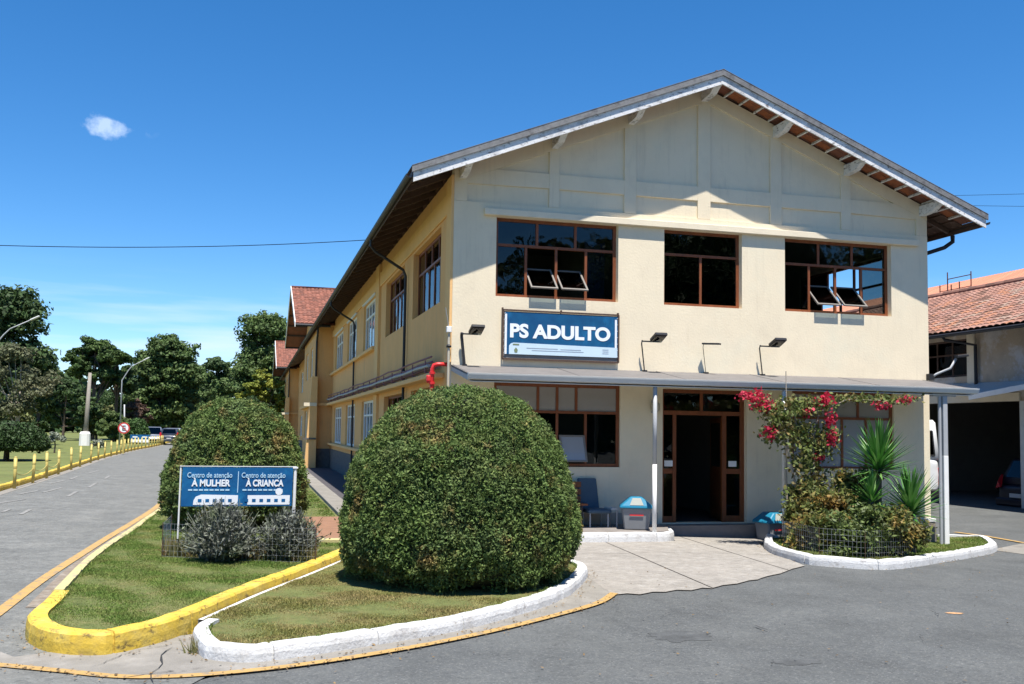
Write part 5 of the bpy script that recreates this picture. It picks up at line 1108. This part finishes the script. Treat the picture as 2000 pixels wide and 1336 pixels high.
# araucaria: umbrella crown of tufts at branch ends
ra = random.Random(5); Xa, _ = px(182, 800, 92); ha = px(182, 650, 92)[1]; bl = []
for k in range(44):
    a = ra.uniform(0, 6.28); tier = ra.choice((0, 0, 1, 1, 2, 3)); rr_ = (2.9, 2.5, 1.6, 2.4)[tier]*ra.uniform(.3, 1); z = ha-(3.0, 2.0, 1.1, 4.2)[tier]+ra.uniform(-.4, .4); bl.append((math.cos(a)*rr_, z, 1.0, .8, math.sin(a)*rr_))
tree('araucaria_tree', 'umbrella crowned araucaria behind the tall concrete pole', Xa, 92, ha, bl, LM['araucaria'], 20000, .2, trunk_r=.28, trunk_to=ha-2.5, seed=21, group='araucarias behind the lawn')
Xb, _ = px(226, 800, 96); hb = px(226, 690, 96)[1]; bl = [(math.cos(k)*1.6*ra.uniform(.3, 1), hb-1-ra.uniform(0, 3.2), .9, .7, math.sin(k)*1.5) for k in range(16)]
tree('araucaria_tree', 'narrower dark araucaria overlapping the umbrella crowned one on its right', Xb, 96, hb, bl, LM['dark'], 12000, .22, trunk_r=.25, trunk_to=hb-1.5, seed=22, group='araucarias behind the lawn')
T('conifer_tree', 'broad layered evergreen in the middle of the tree line', 252, 402, 652, 104, LM['mid'], 42000, .26, kb=80, cz=.08, seed=31, rr=1.8, flat=.7)
T('conifer_tree', 'dark low evergreen between the layered tree and the tall one', 378, 470, 698, 128, LM['dark'], 20000, .34, kb=30, cz=.15, seed=32)
T('broadleaf_tree', 'tall full dark green tree left of the tiled wings', 446, 590, 606, 112, LM['mid'], 42000, .27, kb=85, cz=.1, seed=33, rr=2.2)
T('broadleaf_tree', 'bright yellow green tree just over the smaller bush', 452, 566, 722, 66, LM['yellow'], 14000, .15, kb=16, cz=.25, seed=34, rr=.75)
for k, (a, b, vt, Y, m_, lab) in enumerate(((-60, 90, 735, 70, 'olive', 'dense olive shrubbery under the tall left tree'), (60, 190, 735, 84, 'dark', 'dark understorey trees left of the concrete pole'), (10, 140, 700, 98, 'dark', 'dark tree filling the gap behind the left street lamp'), (130, 250, 785, 88, 'olive', 'olive bushy tree at the foot of the araucarias'), (185, 262, 800, 80, 'mid', 'green shrubs right of the concrete pole'), (235, 300, 780, 98, 'pink', 'pinkish brown tree behind the round road sign'),
        (290, 352, 802, 108, 'yellow', 'yellow green shrub above the far parked cars'), (330, 410, 765, 104, 'olive', 'olive green tree above the dark parked car'), (378, 480, 735, 92, 'mid', 'mid green trees behind the smaller bush'), (440, 560, 770, 100, 'dark', 'dark foliage under the tall tree left of the wings'), (190, 330, 725, 125, 'dark', 'dark trees behind the layered evergreen'))):
    T('shrub_tree', lab, a, b, vt, Y, LM[m_], 9000, .2, kb=12, cz=.05, seed=50+k, group='low trees behind the lawn')
# wood closing the horizon on both sides of the frame
r = np.random.default_rng(77); n = 42000; ang = r.uniform(-1.5, .3, n); rad = r.uniform(165, 185, n); hh = 6.5+2.2*np.sin(ang*23)+1.5*np.sin(ang*57+1)+r.normal(0, .4, n)
C = np.stack([rad*np.sin(ang), rad*np.cos(ang), r.uniform(0, 1, n)**.8*hh], 1)
wd = leaves('far_wood', C, r.normal(0, 1, (n, 3))+np.array([0, -1, .4]), 1.05, LM['dark'], None, seed=78); tag(wd, 'dark wooded edge closing the view beyond lawn and road', 'wood', kind='stuff')
# two small pale flowering shrubs on the lawn
for k, (u, vt, vb, Y, lab) in enumerate(((108, 842, 884, 42, 'small pale leaved standard shrub on the lawn behind the posts'), (191, 856, 876, 52, 'tiny white flowering shrub near the concrete pole'))):
    x, z = px(u, vt, Y); tree('small_tree', lab, x, Y, z, [(0, z-.35, .42, .33, 0), (-.25, z-.55, .3, .25, 0), (.3, z-.5, .3, .25, .1)], leafmat('pale grey leaf', (.22, .24, .18)), 500, .09, trunk_r=.06, trunk_to=z-.3, seed=90+k, group='small shrubs on the far lawn')
# trees behind the camera, seen only as reflections in the panes
for k, (x, y, h) in enumerate(((8, -58, 14.5), (16, -60, 15.5), (24, -57, 18), (31, -60, 22), (38, -58, 22.5), (45, -60, 21), (53, -56, 21), (-26, -60, 14), (61, -54, 20))):
    bl = rb(random.Random(k), 14, h*.3, h*.3, h*.85, h*.13, h*.2)
    tree('broadleaf_tree', 'dark tree across the forecourt behind the viewpoint, mirrored in the windows', x, y, h, bl, LM['dark'], 6000, .62, trunk_r=.35, seed=100+k, group='trees behind the viewpoint')

# lavender, low fence and ground plants before the banner
def spiky(name, label, cx, cy, zb_, R_, h, n, m, seed, cat='shrub', group=None, wid=.012, droop=.15):
    t = thing(name, (cx, cy, zb_), label, cat, group); r = np.random.default_rng(seed); a = r.uniform(0, 2*np.pi, n); e = r.beta(1.4, 1.5, n)*1.35; ln_ = h*r.uniform(.5, 1.05, n)*(1-.25*(e/1.35))
    d = np.stack([np.cos(a)*np.sin(e), np.sin(a)*np.sin(e), np.cos(e)], 1); k = R_/h; d[:, :2] *= k; b0 = np.stack([r.normal(0, R_*.12, n), r.normal(0, R_*.12, n), np.zeros(n)], 1)+np.array([cx, cy, zb_])
    V = []; 
    for j in range(3):    # stems as bent thin blades with little side leaves
        pass
    tip = b0+d*ln_[:, None]; mid = b0+d*ln_[:, None]*.55+np.array([0, 0, 1])*ln_[:, None]*.06
    side = np.cross(d, r.normal(0, 1, (n, 3))); side /= np.linalg.norm(side, axis=1, keepdims=True); side *= wid*.5
    V = np.stack([b0-side*.4, b0+side*.4, mid+side, mid-side], 1).reshape(-1, 3); V2 = np.stack([mid-side, mid+side, tip+side*.5, tip-side*.5], 1).reshape(-1, 3)
    o = arr_mesh('stems', np.concatenate([V, V2]), 2*n, 4, m, t); o['kind'] = 'stuff'
    # small leaves along upper stems
    q = r.uniform(.35, 1, (n, 4)); P = (b0[:, None, :]+d[:, None, :]*(ln_[:, None]*q)[:, :, None]).reshape(-1, 3)+r.normal(0, .015, (n*4, 3))
    o2 = leaves('leaves', P, r.normal(0, 1, (n*4, 3)), wid*1.9, m, t, elong=2.8, seed=seed); o2['kind'] = 'stuff'; return t
LAV = mat('lavender grey leaf', (.13, .14, .115), .25, 5, .8, island=.4, spots=[((.11, .14, .05), 3, .48, .62, .7), ((.17, .145, .19), 5, .55, .7, .5)])
Yl = -3.9
P = AT(432, 1040, Yl); spiky('lavender_bush', 'grey lavender bush in front of the left half of the lawn banner', P.x, Yl, 0, .66, AT(432, 974, Yl).z+.0, 1500, LAV, 5, group='lavender bushes inside the low wire fence')
P = AT(566, 1040, Yl); spiky('lavender_bush', 'grey lavender bush at the right end of the lawn banner', P.x, Yl+.1, 0, .6, AT(566, 990, Yl).z+.0, 1300, LAV, 6, group='lavender bushes inside the low wire fence')
DRY = mat('dry grass blade', (.20, .19, .07), .25, 4, .8, island=.4, trans=.2, spots=[((.28, .13, .07), 5, .5, .64, .8), ((.08, .12, .03), 4, .5, .66, .7)])
fa, fb = G(316, 1086, .14), G(616, 1098, .14)
r = np.random.default_rng(15); n = 5200; t_ = r.uniform(0, 1, n); dd = r.uniform(.03, 1.05, n); base = np.stack([fa.x+(fb.x-fa.x)*t_, fa.y+(fb.y-fa.y)*t_+dd, np.full(n, -.01)], 1)
hgt = r.uniform(.05, .30, n)*(1-.5*(dd/1.05)); tip = base+np.stack([r.normal(0, .05, n), r.normal(0, .05, n), hgt], 1); sd = np.stack([r.normal(0, .007, n), r.normal(0, .007, n), np.zeros(n)], 1)
o = arr_mesh('weeds', np.stack([base-sd, base+sd, tip], 1).reshape(-1, 3), n, 3, DRY); tag(o, 'dry weeds and low plants around the lavender inside the wire fence', 'weeds', kind='stuff')
FW_ = mat('galvanised wire', (.32, .33, .33), .1, 9, .5, metal=.3)
def wirefence(name, pts, h, dxw, nrow, label, r_=.0016, zfun=None):
    t = thing(name, tuple(pts[0]), label, 'wire fence', 'low wire fences'); mb = MB(); st = MB()
    for a, b in zip(pts[:-1], pts[1:]):
        a, b = Vector(a), Vector(b); L_ = (b-a).length; k = max(1, int(L_/dxw))
        for j in range(k+1): p = a.lerp(b, j/k); mb.bar(p, p+Vector((0, 0, h)), r_*1.6, r_*1.6, (1, 0, 0))
        for q in range(nrow): z = h*q/(nrow-1); mb.bar(a+Vector((0, 0, z)), b+Vector((0, 0, z)), r_*1.6, r_*1.6)
    mb.build('wire_mesh', FW_, t)
    for p in pts: p = Vector(p); MB().tube([p-Vector((0, 0, .1)), p+Vector((0, 0, h+.02))], .006, 6).build('stake', DWOOD, t)
    return t
fz = -.01
ptsf = [(fa.x+.02, fa.y+1.15, fz), (fa.x-.0, fa.y, fz), ((fa.x+fb.x)/2, (fa.y+fb.y)/2-.1, fz), (fb.x, fb.y, fz), (fb.x+.0, fb.y+1.1, fz)]
wirefence('wire_fence', ptsf, .42, .055, 7, 'low wire fence round the lavender bushes on the lawn')

# bougainvillea and planting at the entrance
BG = mat('bougainvillea leaf', (.115, .15, .035), .3, 3, .6, island=.45, trans=.25, spots=[((.24, .12, .045), 3.5, .48, .64, .75), ((.035, .065, .015), 4, .55, .7, .5)]); BR = mat('crimson bract', (.48, .02, .055), .2, 6, .6, island=.3, trans=.35)
bgv = thing('bougainvillea', AT(1592, 1050, -2.2), 'climbing bougainvillea with crimson flowers growing up to the awning', 'climbing plant')
def wp(u, v, Y): return AT(u, v, Y)
stems = MB(); BY = -1.9
for pts, r0 in (([(1600, 1050), (1592, 1010), (1584, 960), (1572, 905), (1560, 860), (1550, 800)], .035), ([(1585, 1050), (1566, 985), (1552, 940), (1540, 880), (1520, 830), (1490, 790)], .03), ([(1606, 1050), (1600, 980), (1590, 930), (1588, 860), (1600, 805), (1655, 780), (1770, 784)], .024), ([(1538, 1040), (1536, 900), (1536, 800), (1535, 725)], .012)):
    stems.tube([wp(u, v, BY+.1*math.sin(i*2)) for i, (u, v) in enumerate(pts)], [r0*(1-.12*i) for i in range(len(pts))], 8)
stems.build('stems', BARKPALE, bgv)
r = np.random.default_rng(31); C = []; Cb = []
def cluster(u, v, ru, rv, n, Y=BY, ry=.3, out=C):
    for _ in range(int(n*1.25)):
        a, b = r.normal(0, .5, 2); p = wp(u+a*ru, v+b*rv, Y+r.normal(0, ry*.5)); out.append(tuple(p))
for q in ((1545, 800, 42, 22, 420), (1520, 822, 32, 30, 300), (1585, 790, 45, 16, 330), (1555, 850, 45, 28, 520), (1595, 872, 34, 26, 380), (1575, 905, 34, 26, 380), (1590, 945, 30, 26, 330), (1490, 790, 22, 14, 110), (1505, 848, 20, 16, 120), (1670, 778, 60, 9, 220), (1745, 780, 45, 10, 170), (1620, 850, 22, 24, 170), (1555, 960, 22, 22, 200)): cluster(*q)
for q in ((1470, 774, 24, 12, 150), (1492, 792, 20, 12, 70), (1504, 845, 15, 12, 70), (1610, 782, 18, 12, 100), (1622, 822, 11, 16, 80), (1626, 858, 11, 14, 80), (1580, 803, 11, 10, 40), (1722, 792, 16, 9, 45), (1600, 895, 11, 9, 26), (1770, 780, 14, 8, 40)): cluster(*q, Y=BY-.12, ry=.2, out=Cb)
leaves('foliage', np.array(C), r.normal(0, 1, (len(C), 3))+np.array([0, -.5, .6]), .05, BG, bgv, elong=1.6, seed=3)['kind'] = 'stuff'
leaves('flowers', np.array(Cb), r.normal(0, 1, (len(Cb), 3))+np.array([0, -.7, .3]), .05, BR, bgv, elong=1.3, seed=4)['kind'] = 'stuff'
# mixed shrubs in the bed
SHM = mat('bronze green shrub leaf', (.115, .14, .032), .3, 3, .6, island=.5, trans=.25, spots=[((.30, .15, .04), 3, .47, .62, .8), ((.03, .055, .014), 3.5, .55, .7, .6)])
def shrub(u0, u1, vt, vb, Y, n, lab, ls=.04, m=SHM, seed=1):
    x0, x1 = wp(u0, vb, Y).x, wp(u1, vb, Y).x; zt2 = wp((u0+u1)/2, vt, Y).z; X = (x0+x1)/2; zb2 = g(X)+.05; W = (x1-x0)/2; t = thing('garden_shrub', (X, Y, zb2), lab, 'shrub', 'bronze green shrubs in the entrance bed'); rr2 = np.random.default_rng(seed)
    tb = MB()
    for k in range(9): e = Vector((X+rr2.uniform(-W, W)*.8, Y+rr2.uniform(-.3, .3), zb2+(zt2-zb2)*rr2.uniform(.5, .9))); tb.tube([(X+rr2.uniform(-.1, .1), Y, zb2-.1), Vector((X, Y, zb2)).lerp(e, .5), e], [.016, .011, .005], 5)
    tb.build('stems', BARK, t)
    k = 34; cen = np.stack([rr2.uniform(-1, 1, k), rr2.uniform(-1, 1, k), rr2.uniform(.1, 1, k)], 1); cen[:, 2] *= np.sqrt(np.maximum(.15, 1-cen[:, 0]**2*.75)); cen = cen*np.array([W*.85, min(W, .5)*.85, (zt2-zb2)*.9]); sel = rr2.integers(0, k, n)
    C_ = cen[sel]+rr2.normal(0, 1, (n, 3))*np.array([.085, .085, .065])+np.array([X, Y, zb2+.03]); C_[:, 2] = np.maximum(C_[:, 2], zb2+.02)
    leaves('foliage', C_, rr2.normal(0, 1, (n, 3))+np.array([0, -.3, .7]), ls, m, t, elong=2.2, seed=seed)['kind'] = 'stuff'
shrub(1548, 1650, 930, 1070, -2.4, 7500, 'bronze leaved shrub at the foot of the bougainvillea', seed=41)
shrub(1615, 1700, 885, 1075, -2.2, 8200, 'tall bronze shrub behind the wire fence below the curtained window', seed=42)
shrub(1680, 1800, 995, 1085, -3.3, 8200, 'reddish shrub at the right end of the entrance bed', seed=43)
shrub(1535, 1690, 1000, 1085, -3.0, 6200, 'low leafy shrub just inside the curved white kerb', seed=44, ls=.035)
shrub(1600, 1740, 985, 1088, -3.35, 9000, 'low green shrub against the wire fence of the bed', seed=45, ls=.035, m=mat('green shrub leaf', (.09, .125, .03), .3, 3, .6, island=.5, trans=.2))
# yuccas: each sword leaf a part
YU = mat('yucca leaf', (.06, .19, .03), .2, 4, .45, spec=.5, trans=.15); YU2 = mat('yucca leaf underside', (.14, .28, .07), .2, 4, .5, trans=.15)
def sword(L_, w_, m, bend):
    me = bpy.data.meshes.new('leaf'); v = []; n = 5
    for i in range(n+1):
        t = i/n; ww = w_*.5*(1-t**2.2)*(.6+.4*min(1, t*4)); z = -bend*t*t*L_; v += [(t*L_, -ww, z+ww*.35), (t*L_, 0, z), (t*L_, ww, z+ww*.35)]
    f = []
    for i in range(n): a = 3*i; f += [(a, a+1, a+4, a+3), (a+1, a+2, a+5, a+4)]
    me.from_pydata(v, [], f); me.materials.append(m); return me
SW = [sword(.66, .06, m_, b_) for m_ in (YU, YU2) for b_ in (.05, .22)]
def yucca(u, v, Y, n, lab, scale=1, seed=1, vb=1060):
    c = wp(u, v, Y); zb2 = g(c.x)+.05; t = thing('yucca', (c.x, Y, zb2), lab, 'yucca', 'yuccas in the entrance bed'); r = random.Random(seed)
    MB().tube([(c.x+.03, Y, zb2-.05), (c.x-.02, Y, (zb2+c.z)/2), (c.x, Y, c.z)], [.07, .06, .05], 9).build('trunk', BARK, t)
    for k in range(n):
        az = k*2.39996+r.uniform(-.1, .1); f = k/n; el = R(86-f*84+r.uniform(-7, 7)); s_ = scale*r.uniform(.85, 1.1)*(1-.12*f)
        o = new_obj('leaf', SW[(0 if r.random() < .7 else 2)+(1 if el < .3 else 0)], t)
        o.matrix_local = Matrix.Translation((r.uniform(-.02, .02), r.uniform(-.02, .02), c.z-zb2-.22*f*scale+.05))@Matrix.Rotation(az, 4, 'Z')@Matrix.Rotation(-el, 4, 'Y')@Matrix.Scale(s_, 4)
yucca(1716, 905, -2.75, 140, 'tallest spiky yucca in front of the curtained window', 1.12, 3)
yucca(1778, 990, -2.85, 120, 'spiky yucca nearest the right corner of the wall', 1.08, 4)
yucca(1702, 975, -3.0, 80, 'small yucca below the tallest one among the shrubs', .72, 5)
pf = [G(1530, 1068, .09), G(1600, 1086, .09), G(1690, 1092, .09), G(1780, 1088, .09)]
wirefence('wire_fence', [(p.x, p.y, g(p.x)+.09) for p in pf], .42, .06, 6, 'wire fence behind the curved white kerb of the entrance bed')
pt_ = thing('dark_post', wp(1550, 1020, -1.0), 'dark low cabinet beside the platform behind the bougainvillea', 'cabinet'); c0_ = wp(1556, 1035, -.8)
MB().box(c0_.x-.17, c0_.x+.17, -.95, -.7, g(c0_.x), .78).build('cabinet_body', mat('dark slate panel', (.035, .05, .06), .1, 5, .5), pt_, bevel=.01); MB().box(c0_.x-.15, c0_.x+.15, -.962, -.951, .1, .72).build('door', mat('dark slate panel', (.035, .05, .06)), pt_)

# ================================================================ lawns: real blades near the camera
def inpoly(P, poly):
    x, y = P[:, 0], P[:, 1]; c = np.zeros(len(P), bool); n = len(poly); j = n-1
    for i in range(n):
        xi, yi = poly[i]; xj, yj = poly[j]; m_ = ((yi > y) != (yj > y)) & (x < (xj-xi)*(y-yi)/(yj-yi+1e-12)+xi); c ^= m_; j = i
    return c
def grass(poly, zf, dens, h, label, seed, ymax=99, m=BLADE, wid=.0035):
    poly = [(p[0], p[1]) for p in poly]; xs = [p[0] for p in poly]; ysl = [p[1] for p in poly]; r = np.random.default_rng(seed); x0, x1, y0, y1 = min(xs), max(xs), min(ysl), min(max(ysl), ymax); n = int((x1-x0)*(y1-y0)*dens)
    P = np.stack([r.uniform(x0, x1, n), r.uniform(y0, y1, n)], 1); P = P[inpoly(P, poly)]; n = len(P); z = np.array([zf(x) for x in P[:, 0]]) if callable(zf) else np.full(n, zf)
    cl = .6+.6*vnoise(np.c_[P, np.zeros(n)], 6, seed)+r.normal(0, .15, n); hh = h*np.clip(cl, .35, 1.5); B = np.c_[P, z-.005]; tip = B+np.stack([r.normal(0, .6, n)*hh, r.normal(0, .6, n)*hh, hh], 1); a = r.uniform(0, 6.28, n); wd = wid*(1+((P[:, 1]+16)/10)); sd = np.stack([np.cos(a)*wd, np.sin(a)*wd, np.zeros(n)], 1)
    o = arr_mesh('grass', np.stack([B-sd, B+sd, tip], 1).reshape(-1, 3), n, 3, m); return tag(o, label, 'grass', kind='stuff')
grass(lawn1, -.022, 8500, .024, 'short grass of the pointed front island inside the yellow kerb', 1)
grass(lawn2, -.06, 8500, .022, 'short dry grass around the large bush inside the white kerb', 2, m=mat('dry lawn blade', (.21, .20, .06), .25, 2.6, .7, spec=.2, island=.35, trans=.3, spots=[((.32, .25, .11), 1.9, .42, .6, .85)]))
grass(pin, lambda x: g(x)+.09, 2600, .04, 'grass tufts in the entrance bed', 3)
grass([(-5.2, 1.4), (-1.8, 1.4), (-1.8, 14), (-5.2, 14)], -.02, 1100, .03, 'grass strip between the road kerb and the long wall', 4, wid=.006)
r = np.random.default_rng(6); n = 150; a = G(392, 1275); B = np.stack([a.x+r.normal(0, .05, n), a.y+r.normal(0, .03, n), np.full(n, -.15)], 1); tip = B+np.stack([r.normal(0, .05, n), r.normal(0, .04, n), r.uniform(.04, .16, n)], 1); sd = np.stack([r.normal(0, .005, n), np.zeros(n), np.zeros(n)], 1)
tag(arr_mesh('weeds', np.stack([B-sd, B+sd, tip], 1).reshape(-1, 3), n, 3, DRY), 'weed tuft growing where yellow and white kerbs meet', 'weeds', kind='stuff')
# dry grass under the big bush edge and leaf litter on the road

# unseen wood added behind the viewpoint to darken the ground floor pane reflections
r = np.random.default_rng(79); n = 16000; ang = r.uniform(math.pi*.55, math.pi*1.35, n); rad = r.uniform(66, 74, n); C = np.stack([rad*np.sin(ang), rad*np.cos(ang), r.uniform(0, 1, n)*(6+1.5*np.sin(ang*31))], 1)
wd = leaves('far_wood', C, r.normal(0, 1, (n, 3)), 1.1, LM['dark'], None, seed=80); tag(wd, 'added unseen belt of dark trees behind the viewpoint, darkening pane reflections', 'wood', kind='stuff')
# tufts spilling over the kerb edges
def edge_tufts(line, z, label, seed, lo=0, hi=None, h=.045, m=BLADE):
    r = np.random.default_rng(seed); L_ = [p for p in line][lo:hi]; n = len(L_)*26; i = r.integers(0, len(L_)-1, n); t = r.uniform(0, 1, n); A_ = np.array([[p.x, p.y] for p in L_]); P = A_[i]*(1-t[:, None])+A_[i+1]*t[:, None]; keep = vnoise(np.c_[P, np.zeros(n)], 5, seed) > -.25; P = P[keep]; n = len(P)
    zz = np.array([g(x)+z for x in P[:, 0]]); B = np.c_[P+r.normal(0, .012, (n, 2)), zz]; hh = h*r.uniform(.4, 1.3, n); tip = B+np.stack([r.normal(0, .8, n)*hh, r.normal(0, .8, n)*hh, hh], 1); a = r.uniform(0, 6.28, n); sd = np.stack([np.cos(a)*.006, np.sin(a)*.006, np.zeros(n)], 1)
    return tag(arr_mesh('grass', np.stack([B-sd, B+sd, tip], 1).reshape(-1, 3), n, 3, m), label, 'grass', kind='stuff')
edge_tufts([p for p in offs(yl_line, -.165) if p.y < 2], .13, 'longer grass tufts leaning over the yellow kerb', 21)
edge_tufts(offs(wline, -.135), .09, 'longer grass tufts leaning over the white kerb', 22)
edge_tufts(offs(pline, -.13), .09, 'grass tufts along the kerb of the entrance bed', 23)
# fallen leaves and grit gathered beside the kerbs, on the apron and on the forecourt
r = np.random.default_rng(41); pts = []
for ln_, sg in ((wline, 1), (kerb_front, 1), (pline, 1), (gl_, 1)):
    A_ = np.array([[p.x, p.y] for p in offs(ln_, .05)])
    for _ in range(260): j = r.integers(0, len(A_)-1); q = A_[j]+r.normal(0, .05, 2)+np.array([0, -abs(r.normal(0, .05))]); pts.append((q[0], q[1], g(q[0])+.012))
for _ in range(420): q = (r.uniform(-4, 10), r.uniform(-12, -4.3)); pts.append((q[0], q[1], g(q[0])+.006))
pts = [p for p in pts if not inpoly(np.array([[p[0], p[1]]]), lawn2)[0] and not inpoly(np.array([[p[0], p[1]]]), lawn1)[0] and not inpoly(np.array([[p[0], p[1]]]), pin)[0]]
tag(leaves('fallen_leaves', np.array(pts), np.tile([0, 0, 1.0], (len(pts), 1)), .016, mat('dry fallen leaf', (.17, .11, .05), .3, 9, .9, island=.6), None, elong=1.8, tilt=.25, seed=5), 'small dry leaves and grit scattered beside the kerbs and on the asphalt', 'leaf litter', kind='stuff')
# patches and stains on the forecourt: thin irregular sheets
def patch(u, v, ru, rv, m, seed, dz=0.0):
    c = G(u, v); rr = random.Random(seed); poly = []
    for k in range(26):
        a = 2*math.pi*k/26; q = 1+rr.uniform(-.22, .22); poly.append((c.x+ru*q*math.cos(a), c.y+rv*q*math.sin(a)))
    return sheet('patch', poly, -.009+dz, m)
STN = mat('oil darkened asphalt', (.068, .071, .071), .3, 6, .8, .5, 60, spots=[((.09, .094, .094), 5, .42, .6, .8), ((.03, .03, .03), 25, .56, .66, .6)])
RPR = mat('pale asphalt patch', (.115, .118, .112), .2, 5, .92, .6, 50, spots=[((.083, .088, .088), 4, .45, .6, .8), ((.19, .19, .185), 30, .56, .66, .6)])
patch(1330, 1240, .30, .22, STN, 1); patch(1560, 1290, .22, .10, STN, 3)
patch(1864, 1196, .10, .05, mat('orange paint spill', (.42, .24, .12), .2, 9, .9), 6, .002)
